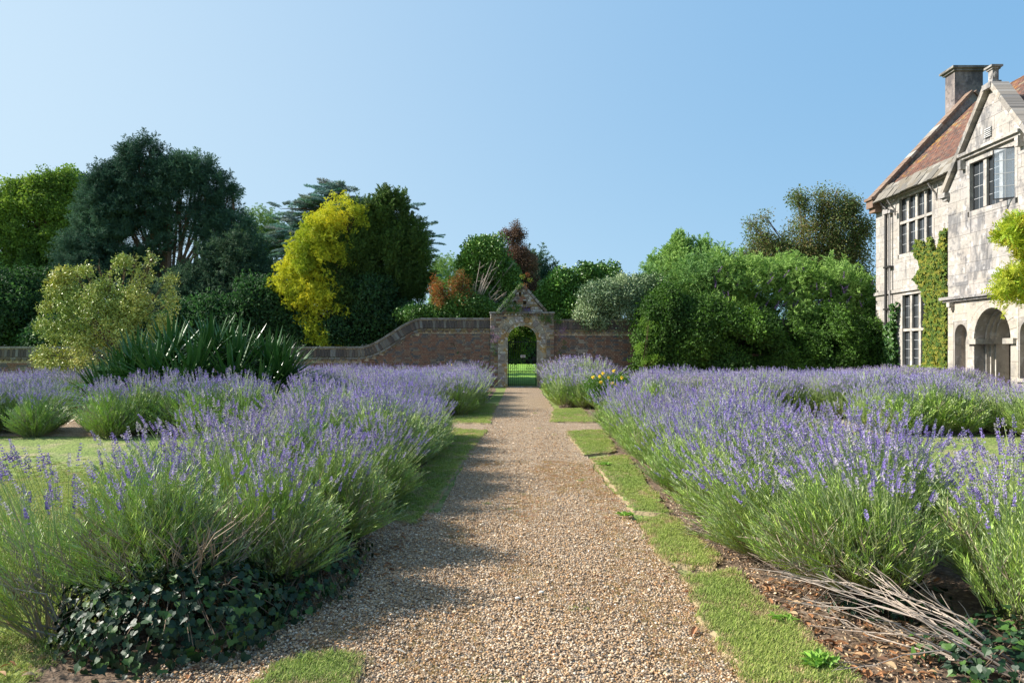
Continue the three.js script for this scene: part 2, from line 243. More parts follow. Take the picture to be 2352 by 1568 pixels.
// ---------------------------------------------------------------- brick garden wall with the gate arch
const ZW = -26.7, G0 = 0.0;
const brickMap = texture(512, (u, v) => { const n = fbm(u * 10, v * 10, 3, 5, 10), m = fbm(u * 60, v * 60, 4, 2, 60), l = sstep(0.62, 0.7, fbm(u * 22, v * 22, 5, 3, 22)); return kmix([1, 1, 1].map(x => x * (0.6 + 0.55 * n + 0.2 * m)), [1.2, 1.25, 1.1], l * 0.5).map(x => x * 0.8); }, true, 1);
const BR = [[0.27, 0.13, 0.085], [0.30, 0.15, 0.095], [0.23, 0.115, 0.08], [0.27, 0.16, 0.11], [0.19, 0.115, 0.09], [0.155, 0.135, 0.13], [0.11, 0.11, 0.12], [0.27, 0.22, 0.17], [0.37, 0.32, 0.26]];
const brickMats = BR.map(k => std({ map: brickMap, color: C(...k) }));
const brickMat = std({ map: brickMap });
const lichMats = [[0.27, 0.255, 0.225], [0.22, 0.195, 0.16], [0.18, 0.14, 0.105], [0.28, 0.205, 0.10], [0.33, 0.315, 0.285], [0.24, 0.135, 0.09]].map(k => std({ map: brickMap, color: C(...k) }));
const mortar = std({ map: soilMap, color: C(2.5, 2.9, 3.0) });
reseed(301);
const unitBricks = [0, 1, 2].map(i => { const g = prism([[-0.5, -0.5 + R(0, 0.05)], [0.5, -0.5 + R(0, 0.05)], [0.5, 0.5 - R(0, 0.06)], [-0.5, 0.5 - R(0, 0.06)]], (u, v, d) => V(u, v, 0.5 - d * 10), 0.1, 0.012, 0.03); const uv = g.attributes.uv; for (let k = 0; k < uv.count; k++) uv.setXY(k, uv.getX(k) * 0.22 + i * 0.31, uv.getY(k) * 0.08 + i * 0.17); return g; });
// name, parent, list of {p, q, s, m}; the first `limit` become parts of their own, the rest one joined part
function pieces(name, parent, list, mats, limit, geos = unitBricks) {
  list.slice(0, limit).forEach(b => { const o = mesh(name, geos[floor(h2(b.p.x * 999, b.p.y * 999, 3) * geos.length)], mats[b.m % mats.length], parent); o.position.copy(b.p); if (b.q) o.quaternion.copy(b.q); o.scale.copy(b.s); });
  const rest = list.slice(limit);
  if (rest.length) copies(name, geos[0], brickMat, rest.map(b => ({ ...b, c: mats[b.m % mats.length].color })), parent);
}
function brickKind(x, y) { const n = fbm(x * 0.9, y * 1.4, 51, 3), r = rnd(); if (n > 0.62 && r < 0.55) return pick([7, 8, 5]); const dia = abs(((x + y * 1.6) / 0.9) % 1 - 0.5) < 0.13 || abs(((x - y * 1.6) / 0.9) % 1 + 0.5) < 0.13; if (dia && r < 0.35) return pick([5, 6]); return r < 0.75 ? floor(rnd() * 5) : r < 0.9 ? pick([5, 6, 4]) : pick([7, 3]); }
function brickField(x0, x1, topAt, list) {                             // Flemish bond courses up to topAt(x)
  let row = 0;
  for (let y = 0.04; y < 2.7; y += 0.075, row++) {
    let x = x0 + (row % 2 ? -0.16 : 0), k = row;
    while (x < x1) { const w = k++ % 2 ? 0.112 : 0.224, a = max(x, x0), b = min(x + w, x1); x += w; if (b - a < 0.04) continue; const mid = (a + b) / 2; if (y + 0.07 > topAt(mid)) continue; list.push({ p: V(mid, y + 0.0375, ZW + 0.012 + R(-0.004, 0.005) - 0.05), q: qEuler(R(-0.01, 0.01), R(-0.012, 0.012), R(-0.006, 0.006)), s: V(b - a - 0.009, 0.066, 0.1), m: brickKind(mid, y) }); }
  }
}
const topLine = x => 1.57 + 1.1 * sstep(-6.25, -3.75, x);              // top of the left wall along its length
function gardenWall(name, label, x0, x1, top) {
  const o = thing(name, label, 'wall', [0, 0, 0]);
  const sh = new THREE.Shape(), N = 120; sh.moveTo(x0, -0.3); sh.lineTo(x1, -0.3); for (let i = N; i >= 0; i--) { const x = lerp(x0, x1, i / N); sh.lineTo(x, top(x) - 0.04); }
  const core = new THREE.ExtrudeGeometry(sh, { depth: 0.36, bevelEnabled: false }); core.translate(0, 0, ZW - 0.36);
  mesh('wall_core', metreUV(core), mortar, o);
  const toGate = x => abs(x), L = [];
  brickField(x0, x1, x => top(x) - 0.58, L); L.sort((a, b) => abs(a.p.x) - abs(b.p.x));
  pieces('brick', o, L, brickMats, 300);
  // walk along the top edge: cap, soldier band, string course, corbels
  const along = (step, off, fn) => { let s = 0, px = x0, nextS = step / 2; const dx = 0.004; for (let x = x0; x < x1; x += dx) { const a = top(x), b = top(x + dx); s += hypot(dx, b - a); if (s >= nextS) { const ang = atan2(b - a, dx), nx = -sin(ang), ny = cos(ang); fn(V(x - nx * off, a - ny * off, 0), ang); nextS += step; } } };
  const lich = x => x < -4.5 ? 0.7 : 0.15;
  const cap = [], sol = [], str = [], cor = [];
  along(0.222, 0.035, (p, a) => cap.push({ p: V(p.x, p.y, ZW + 0.045 - 0.05), q: qEuler(0, 0, a + R(-0.012, 0.012)), s: V(0.212, 0.075, 0.1), m: rnd() < 0.5 ? 4 : rnd() < lich(p.x) ? 0 : 1 }));
  along(0.105, 0.245, (p, a) => { sol.push({ p: V(p.x, p.y, ZW + 0.022 - 0.05 + R(-0.003, 0.003)), q: qEuler(-0.13, 0, a + R(-0.01, 0.01)), s: V(0.097, 0.33, 0.1), m: rnd() < lich(p.x) * 0.55 ? pick([0, 1, 1, 2]) : pick([6, 7, 8, 9, 6, 7]) }); });
  along(0.222, 0.45, (p, a) => str.push({ p: V(p.x, p.y, ZW + 0.06 - 0.05 + R(-0.004, 0.004)), q: qEuler(0, 0, a + R(-0.01, 0.01)), s: V(0.212, 0.066, 0.1), m: rnd() < lich(p.x) ? pick([0, 1, 4]) : pick([2, 5, 3]) }));
  along(0.222, 0.52, (p, a) => cor.push({ p: V(p.x, p.y, ZW + 0.05 - 0.05 + R(-0.004, 0.004)), q: qEuler(0, 0, a + R(-0.01, 0.01)), s: V(0.105, 0.066, 0.1), m: pick([1, 2, 3, 5, 0]) }));
  const mats = [...lichMats, ...[[0.105, 0.085, 0.072], [0.125, 0.10, 0.085], [0.145, 0.108, 0.085], [0.17, 0.12, 0.09]].map(k => std({ map: brickMap, color: C(...k) }))];
  const byGate = l => l.sort((a, b) => abs(a.p.x) - abs(b.p.x));
  pieces('cap_brick', o, byGate(cap), mats, 60); pieces('coping_brick', o, byGate(sol), mats, 90); pieces('string_brick', o, byGate(str), mats, 60); pieces('corbel_brick', o, byGate(cor), mats, 60);
  return o;
}
gardenWall('brick_wall', 'long brick garden wall sweeping down in a curve left of the gate', -30, -1.2, topLine);
gardenWall('brick_wall', 'straight red brick garden wall right of the gate', 1.22, 13.1, x => 2.62);

// gate arch: stone surround under a small gable with nesting holes
const archMap = texture(1024, (u, v) => { const n = fbm(u * 8, v * 8, 71, 5, 8), o = sstep(0.56, 0.68, fbm(u * 7, v * 7, 72, 4, 7)), w = sstep(0.6, 0.68, fbm(u * 18, v * 18, 73, 4, 18)), m = fbm(u * 90, v * 90, 74, 2, 90); return kmix(kmix([0.31, 0.275, 0.225], [0.36, 0.22, 0.065], o * 0.8), [0.58, 0.56, 0.51], w * 0.85).map(x => x * (0.45 + 0.6 * n + 0.35 * m)); }, true, 0.5);
const archBump = texture(512, (u, v) => fbm(u * 24, v * 24, 75, 4, 24), false, 0.5);
{
  reseed(91);
  const o = thing('gate_arch', 'weathered stone gate arch with a small gable pierced by square holes', 'archway', [0.04, 0, ZW]);
  const sm = [1, 0.85, 1.12, 0.95].map(f => std({ map: archMap, bumpMap: archBump, bumpScale: 0.012, color: C(f, f * R(0.94, 1), f * R(0.9, 1)) })), front = (u, v, d) => V(u, v, 0.12 - d);
  const gableMats = [[0.50, 0.48, 0.44], [0.42, 0.395, 0.35]].map(k => std({ map: brickMap, color: C(...k) }));
  const HW = 0.56, SP = 1.80, halfW = 1.22;
  // body behind the facing stones
  const sh = new THREE.Shape(); sh.moveTo(-halfW, -0.2); sh.lineTo(-HW - 0.02, -0.2); sh.lineTo(-HW - 0.02, SP); sh.absarc(0, SP, HW + 0.02, PI, 0, true); sh.lineTo(HW + 0.02, -0.2); sh.lineTo(halfW, -0.2); sh.lineTo(halfW, 2.85); sh.lineTo(0.84, 2.87); sh.lineTo(0.06, 3.86); sh.lineTo(-0.02, 3.86); sh.lineTo(-0.84, 2.87); sh.lineTo(-halfW, 2.85); sh.closePath();
  const holes = [[-0.13, 3.50, 0.1, 0.15], [-0.34, 3.17, 0.12, 0.15], [0.03, 3.17, 0.13, 0.15], [-0.02, 2.93, 0.34, 0.15], [-0.52, 2.93, 0.14, 0.13]];
  for (const [x, y, w, h] of holes) { const p = new THREE.Path(); p.moveTo(x, y); p.lineTo(x, y + h); p.lineTo(x + w, y + h); p.lineTo(x + w, y); p.closePath(); sh.holes.push(p); }
  const body = new THREE.ExtrudeGeometry(sh, { depth: 0.42, bevelEnabled: false, curveSegments: 24 }); body.translate(0, 0, -0.33);
  mesh('wall_core', metreUV(body), mortar, o);
  mesh('hole_back', join(box(-0.55, 0.5, 2.9, 3.18, -0.32, -0.18), box(-0.3, 0.25, 3.18, 3.5, -0.32, -0.18), box(-0.13, 0.0, 3.5, 3.68, -0.32, -0.18)), mortar, o);
  // facing: jamb stones, voussoirs, rubble, gable courses
  const cutHoles = poly => { let ps = [poly]; for (const [x, y, w, h] of holes) ps = ps.flatMap(p => { const xs = p.map(q => q[0]), ys = p.map(q => q[1]); if (max(...xs) <= x || min(...xs) >= x + w || max(...ys) <= y || min(...ys) >= y + h) return [p]; return [clipPoly(p, 1, 0, x), clipPoly(p, -1, 0, -(x + w)), clipPoly(clipPoly(clipPoly(p, 1, 0, x + w), -1, 0, -x), 0, 1, y), clipPoly(clipPoly(clipPoly(p, 1, 0, x + w), -1, 0, -x), 0, -1, -(y + h))].filter(q => q.length > 2); }); return ps; };
  const big = p => { const xs = p.map(q => q[0]), ys = p.map(q => q[1]); return p.length > 2 && max(...xs) - min(...xs) > 0.02 && max(...ys) - min(...ys) > 0.02; };
  const stone = (poly, m, dep = 0) => { if (big(poly)) mesh('stone', prism(poly, (u, v, d) => front(u, v, d + dep), 0.07, 0.012, 0.014), m, o); };
  for (const s of [-1, 1]) {
    let y = 0; while (y < SP + 0.05) { const h = min(R(0.2, 0.36), SP + 0.06 - y), w = rnd() < 0.5 ? 0.26 : 0.36; if (h < 0.06) break; const a = s * (HW + 0.085), b = s * (HW + w), jj = [[a, y + 0.006], [b, y + 0.006], [b, y + h - 0.006], [a, y + h - 0.006]]; stone(s > 0 ? jj : jj.reverse(), pick(sm)); const c = s * (HW + w + 0.01), e = s * halfW; for (let yy = y; yy < y + h - 0.02; yy += 0.075) { const n = 2, hh = min(0.066, y + h - yy - 0.006); for (let k = 0; k < n; k++) { const u0 = lerp(c, e, k / n) + s * 0.005, u1 = lerp(c, e, (k + 1) / n) - s * 0.005, q = [[u0, yy], [u1, yy], [u1, yy + hh], [u0, yy + hh]]; mesh('brick', prism(s > 0 ? q : q.reverse(), (u, v, d) => front(u, v, d + 0.02 + R(0, 0.004) * 0), 0.06, 0.008, 0.006), rnd() < 0.35 ? pick(lichMats) : pick(brickMats), o); } } y += h; }
  }
  const nV = 13; for (let i = 0; i < nV; i++) { const a0 = PI - (i + 0.02) / nV * PI, a1 = PI - (i + 0.98) / nV * PI, r0 = HW + 0.085, r1 = HW + 0.33; stone([[cos(a0) * r0, SP + 0.06 + sin(a0) * r0], [cos(a1) * r0, SP + 0.06 + sin(a1) * r0], [cos(a1) * r1, SP + 0.06 + sin(a1) * r1], [cos(a0) * r1, SP + 0.06 + sin(a0) * r1]].reverse(), pick(sm)); }
  // rubble and bricks of the spandrels, course by course outside the arch ring
  for (let y = SP + 0.07; y < 2.74; y += 0.085) for (let x = -halfW, k = 0; x < halfW - 0.02; k++) { const w = R(0.11, 0.24), x1 = min(x + w, halfW), c = (x + x1) / 2, rr = hypot(max(0, abs(c) - (x1 - x) / 2), y - SP - 0.06); if (rr > HW + 0.335) stone([[x + 0.005, y], [x1 - 0.005, y], [x1 - 0.005, y + 0.076], [x + 0.005, y + 0.076]], rnd() < 0.6 ? pick(sm) : rnd() < 0.7 ? pick(lichMats) : pick(brickMats), 0.012 + R(0, 0.008)); x = x1; }
  for (let x = -halfW; x < halfW - 0.06; x += 0.135) stone([[x, 2.755], [x + 0.07, 2.755], [x + 0.07, 2.825], [x, 2.825]], pick([...lichMats, ...sm]), -0.045);
  for (let x = -halfW - 0.03; x < halfW; x += 0.25) stone([[x + 0.004, 2.83], [x + 0.246, 2.83], [x + 0.246, 2.895], [x + 0.004, 2.895]], pick(lichMats), -0.06);
  for (let y = 2.9; y < 3.8; y += 0.095) { const hw = 0.84 * (1 - (y - 2.87) / 1.02); for (let x = -hw; x < hw;) { const x1 = min(x + R(0.1, 0.22), hw); let p = [[x + 0.005, y], [x1 - 0.005, y], [x1 - 0.005, y + 0.086], [x + 0.005, y + 0.086]]; p = clipPoly(clipPoly(p, 1.02, 0.84, 1.02 * 0.84 + 0.84 * 2.87), -1.02, 0.84, 1.02 * 0.84 + 0.84 * 2.87); cutHoles(p).forEach(q => stone(q, rnd() < 0.45 ? pick(gableMats) : rnd() < 0.5 ? pick(lichMats) : rnd() < 0.6 ? pick(sm) : pick(brickMats), R(0, 0.015))); x = x1; } }
  for (const s of [-1, 1]) for (let k = 0; k < 6; k++) { const t0 = k / 6 + 0.008, t1 = (k + 1) / 6 - 0.008, A = (t, off) => [s * (lerp(0.9, 0.02, t) + off * 0.77), lerp(2.87, 3.88, t) + off * 0.64], q = [A(t0, 0), A(t0, 0.09), A(t1, 0.09), A(t1, 0)]; mesh('coping_stone', prism(s > 0 ? q : q.reverse(), (u, v, d) => V(u, v, 0.16 - d), 0.5, 0.01, 0.01), pick(lichMats), o); }
  // moulded ring round the opening
  const prof = new THREE.Shape(); [[0, 0], [0.09, 0], [0.09, 0.03], [0.06, 0.05], [0.035, 0.04], [0.03, 0.065], [0, 0.07]].forEach(([a, b], i) => i ? prof.lineTo(a, b) : prof.moveTo(a, b));
  const ringPts = []; for (let y = 0; y <= SP; y += 0.3) ringPts.push([-HW, y]); for (let a = 0; a <= 24; a++) ringPts.push([-cos(a / 24 * PI) * HW, SP + 0.005 + sin(a / 24 * PI) * HW]); for (let y = SP; y >= 0; y -= 0.3) ringPts.push([HW, y]);
  const T = new Tri(), pr = [[0, -0.2], [0, 0.07], [0.03, 0.065], [0.035, 0.04], [0.06, 0.05], [0.09, 0.03], [0.095, -0.02]];
  for (let i = 0; i < ringPts.length - 1; i++) { const nrm = j => { const a = ringPts[max(0, j - 1)], b = ringPts[min(ringPts.length - 1, j + 1)], l = hypot(b[0] - a[0], b[1] - a[1]); return [-(b[1] - a[1]) / l, (b[0] - a[0]) / l]; }, n0 = nrm(i), n1 = nrm(i + 1); for (let k = 0; k < pr.length - 1; k++) { const P = (j, n, q) => V(ringPts[j][0] + n[0] * q[0], ringPts[j][1] + n[1] * q[0], 0.09 + q[1]); T.quad(P(i, n0, pr[k]), P(i, n0, pr[k + 1]), P(i + 1, n1, pr[k + 1]), P(i + 1, n1, pr[k]), [1, 1, 1]); } }
  mesh('arch_moulding', metreUV(T.geo()), sm[2], o);
  mesh('doorstep', box(-0.62, 0.62, -0.1, 0.035, -0.35, 0.35), sm[0], o);
}
// wrought iron gate
{
  const o = thing('iron_gate', 'closed black wrought iron gate with scrollwork inside the arch', 'gate', [0.04, 0.05, ZW - 0.12]);
  const iron = std({ color: C(0.012, 0.014, 0.014), metalness: 0.4, roughness: 0.55 });
  const bar = (x, y0, y1, r = 0.0075) => { const g = new THREE.CylinderGeometry(r, r, y1 - y0, 8); g.translate(x, (y0 + y1) / 2, 0); return g; };
  for (const x of [-0.53, 0.53]) mesh('gate_post', bar(x, 0, 1.72, 0.018), iron, o);
  for (const y of [0.06, 0.52, 0.58, 1.02, 1.70]) mesh('rail', box(-0.53, 0.53, y - 0.012, y + 0.012, -0.008, 0.008), iron, o);
  for (let i = 1; i < 14; i++) { const x = -0.53 + i * 1.06 / 14; mesh('bar', join(bar(x, 0.0, i % 2 ? 1.86 : 1.78), (() => { const g = new THREE.ConeGeometry(0.014, 0.07, 8); g.translate(x, (i % 2 ? 1.86 : 1.78) + 0.03, 0); return g; })()), iron, o); }
  const ring = (x, y, r) => { const g = new THREE.TorusGeometry(r, 0.006, 6, 20); g.translate(x, y, 0.012); return g; };
  for (const x of [-0.4, -0.24, 0.24, 0.4]) { mesh('scroll', join(ring(x, 0.9, 0.055), ring(x, 0.79, 0.05), ring(x - 0.045, 0.69, 0.03), ring(x + 0.045, 0.69, 0.03)), iron, o); }
  for (let x = -0.45; x < 0.5; x += 0.15) mesh('scroll', ring(x, 0.55, 0.028), iron, o);
  mesh('lock_box', box(0.4, 0.52, 0.98, 1.12, -0.02, 0.025), iron, o);
}
{
  const s = thing('gate_sign', 'small pale sign plate fixed to the iron gate', 'sign', [0.07, 1.20, ZW - 0.1]);
  mesh('plate', box(-0.09, 0.09, -0.05, 0.05, -0.004, 0.004), std({ color: C(0.55, 0.5, 0.46), roughness: 0.5 }), s);
  mesh('print', join(...[[0.03, 0.06], [0.01, 0.07], [-0.012, 0.05], [-0.032, 0.065]].map(([y, w]) => box(-w, w, y - 0.005, y + 0.005, 0.004, 0.0055))), std({ color: C(0.12, 0.05, 0.05) }), s);
}
// ---------------------------------------------------------------- old stone house on the right
const XP = 12.2, XW = 13.2;
const houseMap = (sd, dark, rep) => texture(1024, (u, v) => { const n = fbm(u * 8, v * 8, sd, 5, 8), s = fbm(u * 18, v * 6, sd + 3, 4, 18), st = sstep(0.42, 0.7, s) * sstep(0.38, 0.62, fbm(u * 4, v * 4, sd + 4, 3, 4)), sp = sstep(0.58, 0.74, fbm(u * 30, v * 30, sd + 5, 4, 30)), w = sstep(0.6, 0.72, fbm(u * 20, v * 20, sd + 6, 3, 20)), m = fbm(u * 110, v * 110, sd + 7, 2, 110); let k = kmix([0.39, 0.36, 0.318], [0.355, 0.33, 0.312], n); k = kmix(k, [0.53, 0.52, 0.51], w * 0.6); k = kmix(k, [0.17, 0.165, 0.165], clamp(st * dark + sp * dark * 0.6)); return k.map(x => x * (0.72 + 0.3 * n + 0.2 * m)); }, true, rep);
const hBump = texture(512, (u, v) => fbm(u * 26, v * 26, 89, 4, 26), false, 0.5);
const hm1 = houseMap(101, 0.55, 0.4), hm2 = houseMap(131, 1.0, 0.3);
const tints = [[1, 1, 1], [1.04, 1.03, 1.01], [0.95, 0.94, 0.93], [1.01, 0.985, 0.96], [0.98, 0.98, 0.99]];
const wingMats = tints.map(t => std({ map: hm1, bumpMap: hBump, bumpScale: 0.01, color: C(...t) }));
const upMats = tints.map(t => std({ map: hm2, bumpMap: hBump, bumpScale: 0.012, color: C(t[0] * 0.97, t[1] * 0.97, t[2] * 0.98) }));
const lowMats = tints.map(t => std({ map: hm1, bumpMap: hBump, bumpScale: 0.008, color: C(t[0] * 1.1, t[1] * 1.07, t[2] * 1.0) }));
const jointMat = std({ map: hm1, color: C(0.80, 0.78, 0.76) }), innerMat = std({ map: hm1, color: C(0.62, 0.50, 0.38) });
const greyMats = [[0.8, 0.8, 0.82], [0.65, 0.64, 0.63], [0.9, 0.86, 0.8]].map(t => std({ map: hm2, bumpMap: hBump, bumpScale: 0.02, color: C(...t) }));
const glass = new THREE.MeshPhysicalMaterial({ color: C(0.035, 0.04, 0.045), roughness: 0.06, specularIntensity: 1 });
const lead = std({ color: C(0.34, 0.35, 0.36), roughness: 0.6 }), blackIron = std({ color: C(0.02, 0.018, 0.018), roughness: 0.5 }), leadPipe = std({ color: C(0.30, 0.28, 0.27) });
// plate in a plane x = X0..X1 with the outline and holes given as (z, y)
function plate(X0, X1, outer, holes = [], cs = 20) {
  const path = (P, pts) => { pts.forEach(([u, v], i) => i ? P.lineTo(u, v) : P.moveTo(u, v)); P.closePath(); return P; };
  const sh = path(new THREE.Shape(), outer); holes.forEach(h => sh.holes.push(path(new THREE.Path(), h)));
  const g = new THREE.ExtrudeGeometry(sh, { depth: X1 - X0, bevelEnabled: false, curveSegments: cs });
  g.applyMatrix4(new THREE.Matrix4().set(0, 0, 1, X0, 0, 1, 0, 0, 1, 0, 0, 0, 0, 0, 0, 1)); return metreUV(g);
}
const rectP = (z0, z1, y0, y1) => [[z0, y0], [z1, y0], [z1, y1], [z0, y1]];
const archP = (zc, a, sp, b, y0 = -0.2, n = 24) => { const p = [[zc - a, y0]]; for (let i = 0; i <= n; i++) { const t = PI - i / n * PI; p.push([zc + cos(t) * a, sp + sin(t) * b]); } p.push([zc + a, y0]); return p; };
const house = thing('stone_house', 'old pale stone manor house with gabled porch and red tiled roof', 'house');
function ashlar(parent, X, z0, z1, y0, y1, mats, holes = [], planes = [], hMin = 0.24, hMax = 0.36, proud = 0.009) {
  for (let y = y0; y < y1 - 0.02;) {
    let h = R(hMin, hMax); if (y1 - y - h < 0.14) h = y1 - y;
    for (let z = z0 - R(0, 0.4); z < z1;) {
      const w = R(0.38, 0.92); let ps = [[max(z, z0), min(z + w, z1), y, y + h]]; z += w;
      for (const [a, b, c, d] of holes) ps = ps.flatMap(([p, q, r, s]) => (q <= a || p >= b || s <= c || r >= d) ? [[p, q, r, s]] : [[p, min(q, a), r, s], [max(p, b), q, r, s], [max(p, a), min(q, b), r, min(s, c)], [max(p, a), min(q, b), max(r, d), s]].filter(k => k[1] - k[0] > 0.03 && k[3] - k[2] > 0.03));
      for (const [p, q, r, s] of ps) {
        if (q - p < 0.03) continue; const j = 0.002; let poly = [[p + j, r + j], [q - j, r + j], [q - j, s - j], [p + j, s - j]];
        for (const pl of planes) poly = poly.length > 2 ? clipPoly(poly, ...pl) : poly; if (poly.length < 3) continue;
        const pr = R(-0.003, 0.003); mesh('stone', prism(poly, (u, v, d) => V(X - proud + pr + d, v, u), proud + 0.02, 0.004, 0.003), pick(mats), parent);
      }
    }
    y += h;
  }
}
function mullionWindow(label, X, z0, z1, y0, y1, lights, transom, mats, bars, skip = []) {
  const sur = 0.1, g = [box(X - 0.006, X + 0.2, y0 - 0.14, y0, z0 - 0.02, z1 + 0.02), box(X - 0.002, X + 0.2, y1, y1 + sur, z0 - sur, z1 + sur), box(X - 0.002, X + 0.2, y0, y1, z0 - sur, z0), box(X - 0.002, X + 0.2, y0, y1, z1, z1 + sur)];
  const w = mesh('window', join(g), mats[1], house, { label });
  const mw = 0.135, lw = (z1 - z0 - mw * (lights - 1)) / lights, rows = transom ? [[y0, transom - 0.05], [transom + 0.05, y1]] : [[y0, y1]];
  const chamfer = (p, y, z, hw, vertical) => vertical ? prism([[z - hw, y[0]], [z + hw, y[0]], [z + hw, y[1]], [z - hw, y[1]]], (u, v, d) => V(X + 0.045 + d, v, u), 0.15, 0.05, 0.03) : null;
  for (let i = 1; i < lights; i++) { const z = z0 + i * (lw + mw) - mw / 2; mesh('mullion', chamfer(0, [y0, y1], z, mw / 2, true), mats[1], w); }
  if (transom) mesh('transom', box(X + 0.03, X + 0.17, transom - 0.045, transom + 0.045, z0, z1), mats[1], w);
  for (const [a, b] of rows) for (let i = 0; i < lights; i++) {
    if (skip.includes(i)) continue;
    const za = z0 + i * (lw + mw), zb = za + lw, f = 0.022;
    mesh('casement_frame', join(box(X + 0.1, X + 0.13, a, b, za, za + f), box(X + 0.1, X + 0.13, a, b, zb - f, zb), box(X + 0.1, X + 0.13, a, a + f, za + f, zb - f), box(X + 0.1, X + 0.13, b - f, b, za + f, zb - f)), blackIron, w);
    const p = mesh('pane', box(X + 0.118, X + 0.124, a + f, b - f, za + f, zb - f), glass, w); p.rotation.y = 0; 
    const nb = Math.round((b - a) / bars), gs = []; for (let k = 1; k < nb; k++) { const y = lerp(a, b, k / nb); gs.push(box(X + 0.108, X + 0.117, y - 0.007, y + 0.007, za + f, zb - f)); } gs.push(box(X + 0.109, X + 0.1165, a + f, b - f, (za + zb) / 2 - 0.005, (za + zb) / 2 + 0.005)); mesh('glazing_bars', join(gs), lead, w);
  }
  return w;
}
reseed(404);
// ---- wing
const UW = [-24.3, -22.35, 4.76, 6.68], LW = [-24.1, -22.15, 0.88, 3.33];
{
  const outer = rectP(-25.9, -8, -0.3, 6.9), g = 0.1, hole = w => rectP(w[0] - g, w[1] + g, w[2] - 0.14, w[3] + g);
  const wall = mesh('wing_wall', plate(XW + 0.012, XW + 0.5, outer, [hole(UW), hole(LW)]), jointMat, house);
  ashlar(wall, XW + 0.012, -25.9, -19.7, 0.45, 6.78, wingMats, [[UW[0] - g, UW[1] + g, UW[2] - 0.14, UW[3] + g], [LW[0] - g, LW[1] + g, LW[2] - 0.14, LW[3] + g], [-25.9, -19.7, 3.44, 3.56]]);
  mesh('plinth', box(XW - 0.06, XW + 0.1, -0.3, 0.45, -25.95, -16), wingMats[2], house);
  mesh('string_course', box(XW - 0.07, XW + 0.1, 3.445, 3.555, -25.95, -19.8), wingMats[2], house);
  mullionWindow('tall upper mullioned window of the wing under the eaves', XW, ...UW, 4, 5.85, wingMats, 0.32);
  mullionWindow('lower mullioned window beside the creeper', XW, ...LW, 4, 2.13, wingMats, 0.33);
  mesh('end_wall', box(XW + 0.3, 20.5, -0.3, 6.9, -25.9, -25.45), wingMats[0], house);
  mesh('rear_wall', box(20, 20.5, -0.3, 6.9, -25.4, -8), wingMats[0], house);
  // roof: stone slates along the eaves, clay tiles above
  const E = V(12.98, 6.86, 0), Rg = V(16.6, 10.45, 0), sl = Rg.clone().sub(E), SL = sl.length(), sd = sl.clone().normalize(), nn = V(-sd.y, sd.x, 0);
  const deck = mesh('roof', plate(-0.001, 0.001, rectP(0, 1, 0, 1)), jointMat, house); deck.geometry = (() => { const t = new Tri(), A = E.clone().addScaledVector(nn, -0.03), B = Rg.clone().addScaledVector(nn, -0.03), z = (p, q) => V(p.x, p.y, q); t.quad(z(A, -25.5), z(A, -8), z(B, -8), z(B, -25.5), [1, 1, 1]); t.quad(z(B, -25.5), z(B, -8), V(20.4, 6.9, -8), V(20.4, 6.9, -25.5), [1, 1, 1]); return metreUV(t.geo()); })(); deck.material = std({ color: C(0.12, 0.07, 0.05) });
  const porchTop = z => 8.0 - abs(z + 18.05) * 1.08, tq = new THREE.Quaternion().setFromRotationMatrix(new THREE.Matrix4().makeBasis(V(0, 0, 1), nn, sd.clone().negate()));
  const tileG = new THREE.BoxGeometry(0.155, 0.016, 0.24).toNonIndexed(); { const p = tileG.attributes.position; for (let i = 0; i < p.count; i++) p.setY(i, p.getY(i) + (abs(p.getX(i)) > 0.05 ? 0.004 : 0)); }
  const tl = []; const tcol = [[0.13, 0.055, 0.035], [0.155, 0.068, 0.042], [0.105, 0.052, 0.037], [0.14, 0.08, 0.055], [0.085, 0.052, 0.042]];
  for (let s = 0.72, r = 0; s < SL - 0.05; s += 0.105, r++) for (let z = -25.5 + (r % 2) * 0.08; z < -9; z += 0.162) {
    const p = E.clone().addScaledVector(sd, s).addScaledVector(nn, 0.018 + R(-0.003, 0.004)); if (abs(z + 18.05) < 1.9 && p.y < porchTop(z)) continue;
    const l = fbm(z * 0.8, s * 0.8, 61, 3), edge = sstep(-24.6, -25.4, z) + sstep(0.55, 0.9, s / SL), li = rnd() < clamp(0.6 * edge * sstep(0.46, 0.7, l) + 0.015);
    tl.push({ p: V(p.x, p.y, z), q: tq.clone().multiply(qEuler(0.065 + R(-0.02, 0.02), R(-0.02, 0.02), R(-0.03, 0.03))), s: V(1, 1, 1), c: C(...(li ? pick([[0.24, 0.115, 0.025], [0.20, 0.12, 0.04], [0.19, 0.15, 0.09]]) : shade(pick(tcol), 0.2))) });
  }
  tl.sort((a, b) => (a.p.z < -19.4 ? a.p.x * 0.2 + a.p.y * 0.2 - a.p.z * 0.01 : 99) - (b.p.z < -19.4 ? b.p.x * 0.2 + b.p.y * 0.2 - b.p.z * 0.01 : 99));
  const tm = tcol.concat([[0.24, 0.115, 0.025], [0.20, 0.12, 0.04], [0.19, 0.15, 0.09]]).map(k => std({ map: brickMap, color: C(k[0] * 1.15, k[1] * 1.15, k[2] * 1.15) }));
  const nearest = c => { let b = 0, bd = 9; tm.forEach((m, i) => { const d = hypot(m.color.r / 1.15 - c.r, m.color.g / 1.15 - c.g, m.color.b / 1.15 - c.b); if (d < bd) { bd = d; b = i; } }); return tm[b]; };
  tl.slice(0, 290).forEach(t => { const o = mesh('roof_tile', tileG, nearest(t.c), deck); o.position.copy(t.p); o.quaternion.copy(t.q); });
  copies('roof_tile', tileG, std({}), tl.slice(290), deck);
